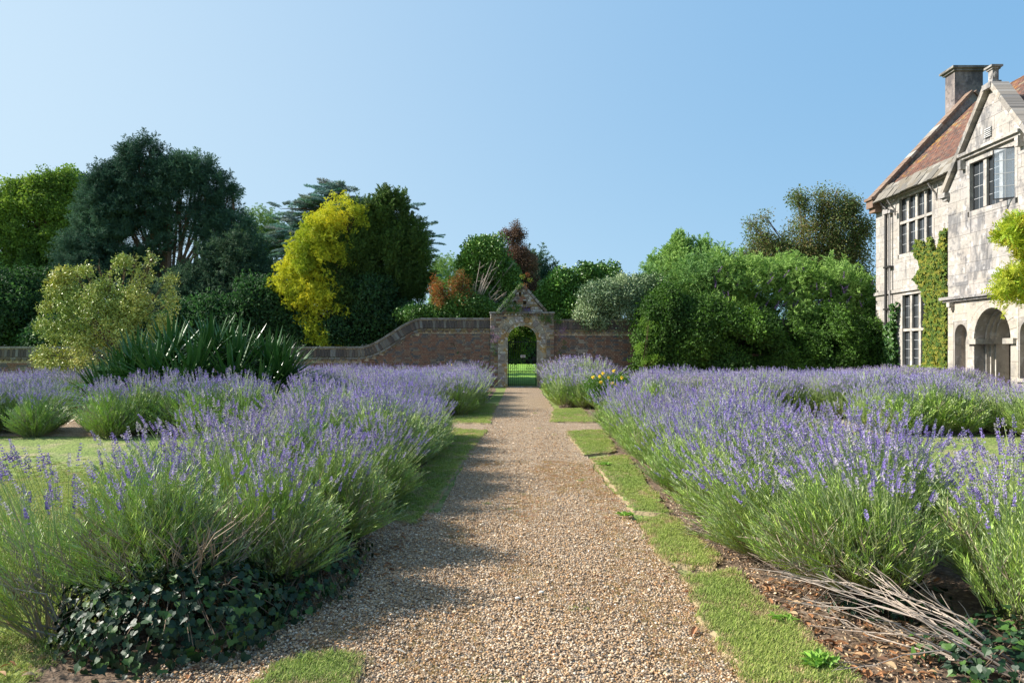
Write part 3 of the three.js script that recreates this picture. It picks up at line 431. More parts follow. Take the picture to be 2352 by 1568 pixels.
  const slm = [[0.24, 0.215, 0.18], [0.17, 0.155, 0.135], [0.31, 0.285, 0.25], [0.20, 0.17, 0.13]].map(k => std({ map: brickMap, color: C(...k) }));
  [[0.1, 0.42], [0.32, 0.4], [0.53, 0.38]].forEach(([s, len], r) => { for (let z = -25.5; z < -15; ) { const w = R(0.24, 0.48); if (!(abs(z + 18.05) < 1.8)) { const g = new THREE.BoxGeometry(w - 0.016, R(0.03, 0.055), len * R(0.9, 1.12)); const o = mesh('stone_slate', metreUV(g), pick(slm), deck); o.position.copy(E).addScaledVector(sd, s).addScaledVector(nn, 0.045 + 0.012 * r + R(0, 0.02)); o.position.z = z + w / 2; o.quaternion.copy(tq).multiply(qEuler(0.11 + R(-0.03, 0.03), R(-0.05, 0.05), R(-0.03, 0.03))); } z += w; } });
  for (let z = -25; z < -9; z += 0.45) mesh('ridge_tile', (() => { const g = new THREE.CylinderGeometry(0.13, 0.13, 0.44, 10, 1, true, -PI / 2, PI); g.rotateX(PI / 2); g.rotateZ(PI / 2 * 0); g.translate(16.6, 10.42, z); return metreUV(g); })(), tm[1], deck);
  mesh('eaves_cornice', join(box(XW - 0.14, XW + 0.2, 6.80, 6.88, -25.6, -19.9), box(XW - 0.07, XW + 0.1, 6.70, 6.795, -25.6, -24.42), box(XW - 0.07, XW + 0.1, 6.79, 6.798, -24.4, -19.9)), wingMats[2], house);
  // end gable parapet with coping stones, kneeler and chimney
  const par = mesh('gable_parapet', (() => { const t = new THREE.Shape(); [[13.05, 6.7], [16.6, 10.55], [20.4, 6.7]].forEach(([x, y], i) => i ? t.lineTo(x, y) : t.moveTo(x, y)); const g = new THREE.ExtrudeGeometry(t, { depth: 0.34, bevelEnabled: false }); g.translate(0, 0.36, -25.9); return metreUV(g); })(), greyMats[1], house);
  const cm = [[0.25, 0.165, 0.12], [0.30, 0.25, 0.21], [0.25, 0.175, 0.13], [0.38, 0.345, 0.31]].map(k => std({ map: brickMap, color: C(...k) }));
  for (const s of [1, -1]) for (let k = 0; k < 16; k++) { const t0 = k / 16 + 0.002, t1 = (k + 1) / 16 - 0.002, A = (t, off) => [16.6 - s * (lerp(3.62, 0, t) + off * 0.7), lerp(7.0, 10.9, t) + off * 0.7], q = [A(t0, 0), A(t0, 0.1), A(t1, 0.1), A(t1, 0)]; mesh('coping_stone', prism(q, (u, v, d) => V(u, v, -25.48 - d), 0.48, 0.012, 0.012), pick(cm), par); }
  mesh('kneeler', join(box(12.86, 13.35, 6.66, 6.94, -25.94, -25.46), box(12.80, 13.3, 6.94, 7.03, -25.98, -25.42), box(12.96, 13.32, 6.5, 6.655, -25.92, -25.48)), cm[0], par);
  const ch = mesh('chimney', box(16.15, 17.2, 9.0, 11.82, -26.5, -25.92), std({ map: hm2, bumpMap: hBump, bumpScale: 0.01, color: C(0.62, 0.56, 0.57) }), house);
  mesh('chimney_cap', join(box(16.08, 17.27, 11.82, 11.9, -26.57, -25.85), box(16.0, 17.35, 11.9, 11.98, -26.65, -25.77)), greyMats[1], ch);
  mesh('flashing', box(16.135, 17.215, 10.15, 10.3, -26.515, -25.905), leadPipe, ch);
  // rainwater pipes and lamp
  const X = XW - 0.1, pipe = (z, r, y0, y1, m) => { const g = new THREE.CylinderGeometry(r, r, y1 - y0, 10); g.translate(X, (y0 + y1) / 2, z); return g; };
  const dp = mesh('drainpipe', join(pipe(-25.0, 0.05, 0, 6.35), tube([V(X, 6.35, -25), V(X, 6.5, -25), V(X - 0.05, 6.62, -25.1), V(X - 0.1, 6.75, -25.12)], 0.045)), blackIron, house);
  mesh('hopper', box(X - 0.09, X + 0.08, 6.3, 6.44, -25.08, -24.72), leadPipe, dp);
  for (const y of [1.6, 2.9, 4.4]) mesh('pipe_bracket', box(X - 0.06, X + 0.1, y - 0.03, y + 0.03, -25.08, -24.66), blackIron, dp);
  mesh('thin_pipe', pipe(-24.74, 0.03, 2.3, 6.3), leadPipe, house);
  for (const z of [-24.55, -22.1]) mesh('eaves_bracket', tube([V(XW - 0.01, 6.2, z), V(XW - 0.05, 6.42, z), V(XW - 0.16, 6.55, z), V(XW - 0.28, 6.74, z)], 0.03, 6), greyMats[0], house);
  const lampZ = -24.3 + -0.12; const fl = mesh('wall_lamp', join(box(XW - 0.3, XW - 0.16, 6.24, 6.34, lampZ - 0.06, lampZ + 0.08), box(XW - 0.17, XW + 0.02, 6.28, 6.3, lampZ, lampZ + 0.02)), leadPipe, house);
}
// ---- porch
{
  const zc = -18.05, zl = -19.9, zr = -16.2, pk = 8.2, base = 5.95, N = 22;
  const GW = [-18.93, -17.2, 5.2, 6.5], g = 0.1, main = archP(zc, 0.70, 1.72, 0.82), niches = [[-19.33, 0.27], [-16.77, 0.27]];
  const outer = [[zl, -0.3], [zr, -0.3], [zr, base], [zc, pk], [zl, base]];
  const wall = mesh('porch_wall', plate(XP + 0.012, XP + 0.3, outer, [main, ...niches.map(([z, a]) => archP(z, a, 1.86, 0.3, 0.75, 14)), rectP(GW[0] - g, GW[1] + g, GW[2] - 0.14, GW[3] + g)]), jointMat, house);
  const holes = [[zc - 0.98, zc + 0.98, -1, 2.70], ...niches.map(([z, a]) => [z - a - 0.05, z + a + 0.05, 0.7, 2.24]), [GW[0] - g, GW[1] + g, GW[2] - 0.14, GW[3] + g], [zl, zr, 2.80, 2.94]];
  const s = (pk - base) / (zc - zl), planes = [[-s, 1, base - s * zl], [s, 1, base + s * zr]];
  ashlar(wall, XP + 0.012, zl, zr, 0.0, 2.81, lowMats, holes, planes, 0.26, 0.42); ashlar(wall, XP + 0.012, zl, zr, 2.93, 8.2, upMats, holes, planes, 0.26, 0.42);
  // arch ring: voussoirs, spandrels, jamb stones
  for (let i = 0; i < 11; i++) { const a0 = PI - (i + 0.015) / 11 * PI, a1 = PI - (i + 0.985) / 11 * PI, q = [0, 0.5, 1].map(t => lerp(a0, a1, t)); mesh('stone', prism([...q.map(t => [zc + cos(t) * 0.70, 1.72 + sin(t) * 0.82]), ...q.reverse().map(t => [zc + cos(t) * 0.96, 1.72 + sin(t) * 0.985])], (u, v, d) => V(XP - 0.002 + d, v, u), 0.04, 0.005, 0.004), pick(lowMats), wall); }
  for (const sg of [-1, 1]) { const o = [[zc + sg * 0.98, 2.70], [zc + sg * 0.005, 2.70]]; for (let i = 0; i <= 10; i++) { const t = PI / 2 * (1 - i / 10); o.push([zc + sg * cos(t) * 0.964, 1.72 + sin(t) * 0.99]); } o.push([zc + sg * 0.98, 1.72]); mesh('spandrel', plate(XP - 0.001, XP + 0.03, o), lowMats[1], wall);
    for (let y = 0.02; y < 1.7;) { const h = min(R(0.3, 0.45), 1.7 - y); mesh('stone', prism(rectP(zc + min(sg * 0.705, sg * 0.975), zc + max(sg * 0.705, sg * 0.975), y + 0.003, y + h - 0.003), (u, v, d) => V(XP - 0.002 + d, v, u), 0.04, 0.005, 0.004), pick(lowMats), wall); y += h; } }
  // three recessed orders of the arch
  [[0.3, 0.40, 0.655, 0.77], [0.40, 0.50, 0.61, 0.72], [0.50, 0.85, 0.56, 0.66]].forEach(([a, b, w, r]) => mesh('arch_order', plate(XP + a, XP + b, rectP(zl + 0.3, zr - 0.3, -0.3, 2.75), [archP(zc, w, 1.72, r)]), lowMats[2], wall));
  for (const sg of [-1, 1]) mesh('impost', box(XP - 0.08, XP + 0.84, 1.60, 1.74, zc + min(sg * 0.52, sg * 0.90), zc + max(sg * 0.52, sg * 0.90)), lowMats[0], wall);
  for (const [z, a] of niches) { const pts = []; const n = mesh('niche', (() => { const c = new THREE.CylinderGeometry(a, a, 1.12, 20, 1, true, 0, PI); c.translate(XP + 0.2, 1.3, z); const d = new THREE.SphereGeometry(a, 20, 10, -PI / 2, PI, 0, PI / 2); d.scale(1, 1.1, 1); d.rotateY(PI); d.translate(XP + 0.2, 1.86, z); return join(metreUV(c), metreUV(d)); })(), lowMats[2], wall);
    n.material = std({ map: hm1, color: C(0.92, 0.84, 0.74) });
    0 && mesh('niche_shell', (() => { const gs = []; for (let k = -2; k <= 2; k++) { const q = new THREE.SphereGeometry(0.07, 8, 6); q.scale(0.9, 1.6, 0.75); q.translate(XP + 0.1, 2.04 - abs(k) * 0.05, z + k * 0.09); gs.push(q); } return join(gs.map(metreUV)); })(), lowMats[1], wall);
    mesh('niche_sill', box(XP - 0.06, XP + 0.35, 0.66, 0.75, z - 0.34, z + 0.34), lowMats[0], wall); }
  mesh('string_course', join(box(XP - 0.16, XP + 0.1, 2.86, 2.94, zl - 0.18, zr + 0.1), box(XP - 0.09, XP + 0.1, 2.80, 2.86, zl - 0.1, zr + 0.06)), greyMats[0], wall);
  mesh('side_wall', join(box(XP + 0.32, XW + 0.2, -0.3, base + 0.05, zl, zl + 0.28), box(XP + 0.32, XW + 0.2, -0.3, base + 0.05, zr - 0.28, zr)), upMats[0], house);
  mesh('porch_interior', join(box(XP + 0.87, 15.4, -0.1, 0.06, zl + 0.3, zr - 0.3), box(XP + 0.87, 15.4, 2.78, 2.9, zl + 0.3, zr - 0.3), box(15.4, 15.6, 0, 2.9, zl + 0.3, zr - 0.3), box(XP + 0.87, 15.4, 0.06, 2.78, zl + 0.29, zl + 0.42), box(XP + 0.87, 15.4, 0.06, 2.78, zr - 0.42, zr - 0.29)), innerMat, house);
  mesh('stone_bracket', join(box(XP - 0.14, XP + 0.02, 2.66, 2.78, zl + 0.16, zl + 0.30), box(XP - 0.09, XP + 0.02, 2.56, 2.655, zl + 0.18, zl + 0.28)), lowMats[4], wall);
  // gable coping, kneelers, finial, vent, window with hood mould
  const s2 = (pk + 0.02 - base) / (zc - zl);
  for (const sg of [-1, 1]) { for (let k = 0; k < 5; k++) { const t0 = k / 5 + 0.001, t1 = (k + 1) / 5 - 0.001, A = (t, off) => [zc + sg * (lerp(1.92, 0.06, t) + off * 0.77), lerp(base - 0.05, pk + 0.06, t) + off * 0.63], q = [A(t0, 0), A(t0, 0.13), A(t1, 0.13), A(t1, 0)]; mesh('coping_stone', prism(q, (u, v, d) => V(XP - 0.13 + d, v, u), 0.46, 0.01, 0.004), pick(greyMats), wall); }
    mesh('kneeler', join(box(XP - 0.15, XP + 0.45, base - 0.16, base - 0.03, zc + sg * 1.92 - 0.16, zc + sg * 1.92 + 0.16), box(XP - 0.08, XP + 0.4, base - 0.25, base - 0.165, zc + sg * 1.88 - 0.1, zc + sg * 1.88 + 0.1)), greyMats[0], wall); }
  const fin = mesh('finial', join(box(XP - 0.15, XP + 0.25, 8.2, 8.34, zc - 0.16, zc + 0.16), box(XP - 0.07, XP + 0.17, 8.34, 8.39, zc - 0.135, zc + 0.135), box(XP - 0.03, XP + 0.13, 8.39, 8.69, zc - 0.085, zc + 0.085), box(XP - 0.06, XP + 0.16, 8.69, 8.74, zc - 0.12, zc + 0.12), box(XP - 0.1, XP + 0.2, 8.74, 8.79, zc - 0.155, zc + 0.155), ...[[XP - 0.03, zc, 0], [XP + 0.05, zc + 0.085, 1]].map(([x, z, k]) => { const q = new THREE.SphereGeometry(0.065, 12, 10); q.scale(k ? 1 : 0.4, 1.35, k ? 0.4 : 1); q.translate(x, 8.54, z); return metreUV(q); })), greyMats[0], wall);
  mullionWindow('gable window with one casement standing open', XP, ...GW, 3, 0, upMats, 0.3, [2]);
  { const w = (GW[1] - GW[0] - 0.17) / 3, za = GW[1] - w, sash = mesh('open_casement', new THREE.BufferGeometry(), blackIron, house, { label: 'open iron framed casement' }); const f = 0.028; sash.geometry = join(box(-0.012, 0.012, 0, 1.28, 0, f), box(-0.012, 0.012, 0, 1.28, w - f, w), box(-0.012, 0.012, 0, f, f, w - f), box(-0.012, 0.012, 1.28 - f, 1.28, f, w - f)); sash.position.set(XP + 0.08, GW[2] + 0.01, GW[1]); sash.rotation.y = PI + 0.95;
    mesh('pane', box(-0.003, 0.003, f, 1.28 - f, f, w - f), new THREE.MeshPhysicalMaterial({ color: C(0.9, 0.95, 1), roughness: 0.02, transmission: 0.9, thickness: 0 }), sash); const gs = []; for (let k = 1; k < 4; k++) gs.push(box(-0.006, 0.006, k * 0.32 - 0.008, k * 0.32 + 0.008, f, w - f)); gs.push(box(-0.0055, 0.0055, f, 1.25, w / 2 - 0.007, w / 2 + 0.007)); mesh('glazing_bars', join(gs), lead, sash); }
  mesh('room_dark', box(XP + 0.16, XP + 0.2, GW[2], GW[3], GW[1] - 0.52, GW[1]), glass, house);
  mesh('hood_mould', join(box(XP - 0.15, XP + 0.05, 6.74, 6.82, GW[0] - 0.3, GW[1] + 0.3), box(XP - 0.08, XP + 0.05, 6.66, 6.74, GW[0] - 0.3, GW[1] + 0.3), box(XP - 0.14, XP + 0.05, 6.4, 6.66, GW[0] - 0.3, GW[0] - 0.18), box(XP - 0.14, XP + 0.05, 6.4, 6.66, GW[1] + 0.18, GW[1] + 0.3)), upMats[1], wall);
  const vn_ = mesh('vent', box(XP - 0.02, XP + 0.02, 6.98, 7.24, -18.28, -18.03), std({ color: C(0.2, 0.2, 0.2) }), wall); for (let k = 0; k < 5; k++) { const o = mesh('vent_slat', box(-0.02, 0.02, -0.004, 0.004, -0.125, 0.125), std({ color: C(0.75, 0.75, 0.75) }), vn_); o.position.set(XP - 0.035, 7.01 + k * 0.05, -18.155); o.rotation.z = 0.6; }
  // porch roof
  const t = new Tri(), top = 7.98, X1 = 16; t.quad(V(XP + 0.3, top, zc), V(X1, top, zc), V(X1, base - 0.02, zr + 0.1), V(XP + 0.3, base - 0.02, zr + 0.1), [1, 1, 1]); t.quad(V(XP + 0.3, top, zc), V(X1, top, zc), V(X1, base - 0.02, zl - 0.1), V(XP + 0.3, base - 0.02, zl - 0.1), [1, 1, 1]);
  const pr = mesh('porch_roof', metreUV(t.geo()), std({ color: C(0.10, 0.07, 0.06) }), house), L = [], sdv = V(0, top - base, zc - zr).normalize(), nv = V(0, -sdv.z, sdv.y), q = new THREE.Quaternion().setFromRotationMatrix(new THREE.Matrix4().makeBasis(V(1, 0, 0), nv.y > 0 ? nv : nv.negate(), V(1, 0, 0).cross(nv)));
  const tg = new THREE.BoxGeometry(0.155, 0.016, 0.24).toNonIndexed(), len = hypot(top - base, zc - zr);
  for (let s0 = 0.1, r = 0; s0 < len; s0 += 0.11, r++) for (let x = XP + 0.5 + (r % 2) * 0.08; x < 15.5; x += 0.162) L.push({ p: V(x, base + sdv.y * s0, zr + sdv.z * s0).addScaledVector(nv, 0.02), q: q.clone().multiply(qEuler(0.06, R(-0.02, 0.02), R(-0.02, 0.02))), s: V(1, 1, 1), c: C(...shade(pick([[0.13, 0.08, 0.06], [0.11, 0.075, 0.06], [0.16, 0.09, 0.06]]))) });
  copies('roof_tile', tg, std({}), L, pr);
}
house.position.set(XP, 0, -18); house.children.forEach(c => c.position.sub(house.position));
// ---------------------------------------------------------------- foliage clumps
M.leaf = leafMat(0.42, { color: C(1.6, 1.6, 1.55) }); M.gloss = new THREE.MeshPhysicalMaterial({ vertexColors: true, color: C(1.35, 1.35, 1.3), side: THREE.DoubleSide, roughness: 0.42, specularIntensity: 0.8 });
M.needle = leafMat(0.3, { color: C(1.65, 1.65, 1.55) }); M.bark = std({ map: soilMap, color: C(1.1, 1.0, 0.95), roughness: 1 });
const clump = {
  broad(n, r, len, wid, k, dk, jit = 0.25) { const t = new Tri(); for (let i = 0; i < n; i++) { const p = dirRand().multiplyScalar(r * pow(rnd(), 0.45)), d = p.clone().normalize().multiplyScalar(0.7).add(dirRand()).add(V(0, -0.25, 0)).normalize(), nn = dirRand(0.1).cross(d).normalize(); t.leaf(p, d, nn, len * R(0.7, 1.25), wid * R(0.7, 1.2), shade(kmix(k, dk, rnd()), jit), 0.12, 0.15); } return t.geo(); },
  // feathery spray: axis along +y of the given length, side shoots with needle leaves
  spray(len, nSide, sl, nLeaf, ll, lw, k, dk, droop = 0.25, flat = 0.5) { const t = new Tri(); for (let i = 0; i < nSide; i++) { const f = (i + rnd()) / nSide, a = R(0, 2 * PI), o = V(cos(a), 0, sin(a) * flat), b = V(0, len * f, 0).addScaledVector(o, 0.02), d = o.clone().multiplyScalar(R(0.5, 0.95)).add(V(0, R(0.35, 0.9), 0)).normalize(), L = sl * (1.05 - 0.6 * f) * R(0.7, 1.2); for (let j = 0; j < nLeaf; j++) { const g = (j + rnd()) / nLeaf, p = b.clone().addScaledVector(d, L * g); p.y -= droop * L * g * g; t.leaf(p, d.clone().multiplyScalar(0.75).addScaledVector(dirRand(), 0.55).normalize(), dirRand(), ll * R(0.7, 1.2), lw, shade(kmix(k, dk, rnd() * 0.7 + 0.3 * (1 - g)), 0.2), 0.1); } } return t.geo(); },
  // flat tiered cedar plate, needles in tufts, extending along +z
  plate(L, W, n, k, dk) { const t = new Tri(); for (let i = 0; i < n; i++) { const z = L * pow(rnd(), 0.8), w = W * (0.35 + 0.65 * sin(PI * min(1, 0.15 + z / L * 0.8))), x = R(-w, w), p = V(x, R(-0.05, 0.05) - 0.12 * z * z / L + 0.06 * rnd(), z); for (let j = 0; j < 5; j++) t.leaf(p, V(R(-1, 1), R(0.0, 1.0), R(-0.4, 1)).normalize(), dirRand(), R(0.11, 0.22), 0.036, shade(kmix(k, dk, rnd()), 0.25), 0.1); } t.stem([V(0, 0, -0.3), V(0, 0, L * 0.5), V(0, -0.1 * L, L)], 0.03, 0.008, [0.07, 0.055, 0.045]); return t.geo(); },
};
// clumps placed in lobes [x, y, z, rx, ry, rz]; returns instance lists per geometry
function fillLobes(lobes, n, ng, o = {}) {
  const out = Array.from({ length: ng }, () => []), wts = lobes.map(l => l[3] * l[4] + l[4] * l[5] + l[3] * l[5]), tot = wts.reduce((a, b) => a + b, 0);
  for (let i = 0, N = floor(n * 1.75); i < N; i++) {
    let w = rnd() * tot, li = 0; while (w > wts[li] && li < lobes.length - 1) w -= wts[li++]; const l = lobes[li];
    const d = dirRand(), sh = rnd() < (o.inner ?? 0.18) ? R(0.3, 0.75) : R(0.78, 1.05) , bump = 0.62 + 0.72 * fbm(d.x * 2.6 + l[0] * 3 + 20, d.y * 2.2 + d.z * 1.7 + l[1] + 20, 7, 3);
    const p = V(l[0] + d.x * l[3] * sh * bump, l[1] + d.y * l[4] * sh * bump, l[2] + d.z * l[5] * sh * bump);
    if ((o.gap ?? 0.46) > 0) { const f = o.gf ?? 2.0; if (fbm(p.x * f + 31.3, p.y * f + p.z * f * 0.8 + 17.7, 5, 2) < (o.gap ?? 0.43)) continue; }
    const out_ = V(d.x, d.y * 0.8 + (o.lift ?? 0.3), d.z).addScaledVector(dirRand(), o.jit ?? 0.5).normalize();
    const q = o.flat ? qEuler(R(-0.15, 0.15), atan2(d.x, d.z) + R(-0.5, 0.5), R(-0.12, 0.12)) : qUp(out_, R(0, 6.3));
    const cn = fbm(p.x * (o.cf ?? 0.9) + 50, p.y * (o.cf ?? 0.9) + p.z * 0.6 + 50, 23, 3), c = (o.tint ?? [[0.72, 0.75, 0.72], [1.25, 1.22, 1.1]]), k = kmix(c[0], c[1], clamp(cn * 2 - 0.5 + R(-0.15, 0.15)));
    out[floor(rnd() * ng)].push({ p, q, s: (o.scale ?? 1) * R(0.75, 1.3), c: C(...k) });
  }
  return out;
}
function limbs(parent, base, lobes, r0, k, n = 3, name = 'trunk') {        // trunk to the crown's middle, limbs to the lobes
  const t = new Tri(), top = lobes.reduce((a, l) => a[1] > l[1] ? a : l), mid = V(lerp(base.x, top[0], 0.4) + R(-0.2, 0.2), lerp(base.y, top[1], 0.45), lerp(base.z, top[2], 0.4));
  t.stem([base, base.clone().lerp(mid, 0.5).add(V(R(-0.1, 0.1), 0, 0)), mid, V(top[0], top[1] + top[4] * 0.6, top[2])], r0, r0 * 0.12, k, 7);
  lobes.forEach(l => { const s = base.clone().lerp(mid, R(0.5, 1)), e = V(l[0], l[1], l[2]); t.stem([s, s.clone().lerp(e, 0.5).add(V(0, R(0, 0.3), 0)), e], r0 * 0.4, r0 * 0.1, k, 5); for (let i = 0; i < n; i++) { const d = dirRand(-0.2); t.stem([e.clone().lerp(s, 0.35), e.clone().addScaledVector(d, 0.4 * l[3]), e.clone().add(V(d.x * l[3] * 0.95, d.y * l[4] * 0.95, d.z * l[5] * 0.95))], r0 * 0.14, r0 * 0.03, k, 4); } });
  return mesh(name, metreUV(t.geo()), M.bark, parent);
}
// a tree: lobes in pixels of the photograph [px, py, rpx, rpy, dz, rz] at distance d become metres about the tree's foot
function tree(name, label, cat, d, foot, lobesPx, geos, mat, n, o = {}) {
  const s = FOCAL / d, base = V((foot - CX) / s, 0, -d), g = thing(name, label, cat, [base.x, 0, base.z], 0, o.group);
  const lobes = lobesPx.map(([px, py, rx, ry, dz = 0, rz]) => [(px - foot) / s, EYE + (CY - py) / s, dz, rx / s, ry / s, rz ?? (rx / s) * 0.8]);
  if (o.trunk !== 0) limbs(g, V(0, 0, 0), lobes, o.trunk ?? 0.2, o.bark ?? [0.12, 0.095, 0.075], o.twigs ?? 3, o.trunkName);
  fillLobes(lobes, n, geos.length, o).forEach((l, i) => copies(o.crown ?? 'crown', geos[i], mat, l, g));
  return g;
}
reseed(1001);
const GEO = {
  green: [0, 1, 2].map(() => clump.broad(52, 0.42, 0.155, 0.10, [0.085, 0.165, 0.022], [0.15, 0.23, 0.035])),
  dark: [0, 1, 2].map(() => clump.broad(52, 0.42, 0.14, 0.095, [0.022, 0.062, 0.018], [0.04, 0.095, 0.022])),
  leyland: [0, 1, 2].map(() => clump.spray(1.0, 22, 0.5, 12, 0.11, 0.036, [0.030, 0.072, 0.044], [0.055, 0.105, 0.07], 0.25, 0.6)),
  yew: [0, 1].map(() => clump.spray(0.62, 14, 0.24, 10, 0.075, 0.028, [0.04, 0.085, 0.02], [0.075, 0.14, 0.026], 0.0, 1)),
  gold: [0, 1, 2].map(() => clump.spray(0.55, 18, 0.34, 12, 0.085, 0.026, [0.48, 0.43, 0.032], [0.26, 0.33, 0.028], 0.9, 0.9)),
  cedar: [0, 1, 2].map(() => clump.plate(1.7, 0.45, 130, [0.15, 0.225, 0.20], [0.085, 0.14, 0.125])),
  willow: [0, 1].map(() => clump.spray(0.7, 12, 0.4, 10, 0.1, 0.03, [0.16, 0.25, 0.06], [0.11, 0.19, 0.05], 0.6, 0.9)),
  silver: [0, 1].map(() => clump.broad(50, 0.3, 0.095, 0.05, [0.24, 0.285, 0.175], [0.11, 0.165, 0.07])),
  ivy: [0, 1].map(() => clump.broad(60, 0.32, 0.085, 0.075, [0.045, 0.115, 0.02], [0.085, 0.165, 0.03])),
  bud: [0, 1, 2].map(() => clump.spray(0.6, 11, 0.3, 7, 0.125, 0.03, [0.105, 0.20, 0.04], [0.17, 0.265, 0.085], 0.3, 1)),
  copper: [0, 1].map(() => clump.broad(40, 0.3, 0.08, 0.045, [0.085, 0.045, 0.035], [0.14, 0.085, 0.05])),
  plum: [0, 1].map(() => clump.broad(26, 0.44, 0.115, 0.065, [0.085, 0.165, 0.035], [0.15, 0.115, 0.05])),
  red: [0, 1].map(() => clump.broad(46, 0.28, 0.09, 0.04, [0.34, 0.07, 0.025], [0.13, 0.15, 0.03])),
  varieg: [0, 1, 2].map(() => clump.broad(32, 0.2, 0.075, 0.042, [0.42, 0.42, 0.13], [0.22, 0.27, 0.06])),
  privet: [0, 1].map(() => clump.broad(50, 0.3, 0.10, 0.065, [0.028, 0.075, 0.008], [0.055, 0.12, 0.012])),
};
// ---- background left to right
tree('broadleaf_tree', 'bright green broadleaf tree at the far left edge', 'tree', 36, 70, [[15, 440, 22, 22], [45, 432, 20, 20], [75, 425, 22, 20], [112, 415, 26, 22], [150, 420, 18, 26], [182, 440, 14, 26], [30, 480, 40, 34], [95, 470, 44, 36], [150, 490, 40, 44], [60, 540, 50, 40], [130, 560, 50, 44], [0, 550, 40, 50], [180, 560, 26, 46], [80, 620, 60, 46], [160, 640, 40, 46], [10, 640, 50, 46], [-50, 500, 60, 70], [-60, 620, 60, 60], [100, 690, 60, 46]], GEO.green, M.leaf, 2700, { gf: 1.7, gap: 0.42, scale: 0.78, trunk: 0.26, twigs: 6, inner: 0.25, cf: 0.6, tint: [[0.42, 0.55, 0.55], [1.5, 1.3, 1.05]] });
tree('tall_shoot_tree', 'slim pale green tree top rising behind the far left tree', 'tree', 39, 165, [[160, 440, 28, 50], [185, 470, 30, 60], [150, 520, 50, 60]], GEO.green, M.leaf, 500, { trunk: 0.12 });
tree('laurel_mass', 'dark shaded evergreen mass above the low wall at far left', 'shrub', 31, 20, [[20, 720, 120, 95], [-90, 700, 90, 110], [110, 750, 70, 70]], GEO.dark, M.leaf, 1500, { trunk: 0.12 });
tree('conifer_tree', 'tallest dark blue green conifer tree with sky showing between its trunks', 'tree', 34, 400, [[345, 352, 16, 18], [322, 362, 24, 22], [292, 378, 20, 20], [388, 370, 18, 20], [372, 385, 26, 26], [415, 400, 26, 28], [452, 388, 20, 22], [470, 420, 24, 28], [500, 440, 22, 26], [520, 470, 22, 28], [540, 515, 22, 34], [560, 560, 22, 36], [575, 610, 20, 40], [222, 408, 18, 22], [245, 425, 26, 26], [275, 420, 28, 30], [320, 410, 40, 36], [225, 470, 28, 40], [270, 480, 46, 46], [330, 470, 50, 46], [390, 450, 40, 46], [440, 450, 36, 40], [215, 540, 30, 50], [260, 560, 50, 60], [330, 550, 50, 50], [390, 520, 26, 40], [480, 500, 28, 40], [505, 550, 30, 46], [235, 630, 45, 50], [310, 640, 55, 50], [530, 620, 40, 50], [180, 600, 30, 50]], GEO.leyland, M.needle, 3300, { gf: 1.6, gap: 0.40, scale: 0.6, trunk: 0.26, lift: 0.35, jit: 0.45, inner: 0.08, twigs: 4, bark: [0.07, 0.06, 0.055], tint: [[0.6, 0.72, 0.75], [1.6, 1.5, 1.4]] });
{ // bare poles of the conifer
  const g = scene.children[scene.children.length - 1], t = new Tri(); for (const px of [395, 410, 448, 465, 505, 535]) { const s = FOCAL / 34, x = (px - 400) / s; t.stem([V(x * 0.9, 0, R(-0.5, 0.5)), V(x, 4, R(-0.5, 0.5)), V(x + R(-0.2, 0.2), 9.2, 0)], 0.2, 0.05, [0.06, 0.052, 0.048], 6); for (let y = 2; y < 8.5; y += 0.35) { const f = R(0, 6.3), l = R(0.6, 1.3); t.stem([V(x, y, 0), V(x + cos(f) * l * 0.6, y + R(-0.1, 0.25), sin(f) * l * 0.6), V(x + cos(f) * l, y + R(-0.3, 0.3), sin(f) * l)], 0.03, 0.008, [0.1, 0.085, 0.075], 3); } } mesh('bare_trunks', metreUV(t.geo()), M.bark, g); }
tree('conifer_tree', 'shaded brown green conifer skirt right of the tallest conifer above the wall', 'tree', 33, 545, [[545, 660, 55, 90], [480, 700, 70, 60], [590, 720, 50, 70], [520, 745, 70, 45], [430, 720, 60, 60]], GEO.leyland, M.needle, 1300, { trunk: 0.18, tint: [[0.75, 0.7, 0.6], [1.2, 1.05, 0.9]], lift: 0.1 });
tree('willow_tree', 'light yellow green tree between the dark conifer and the cedar', 'tree', 44, 600, [[600, 545, 45, 48], [625, 590, 50, 50], [575, 590, 45, 50]], GEO.willow, M.leaf, 700, { trunk: 0.15, lift: 0.6 });
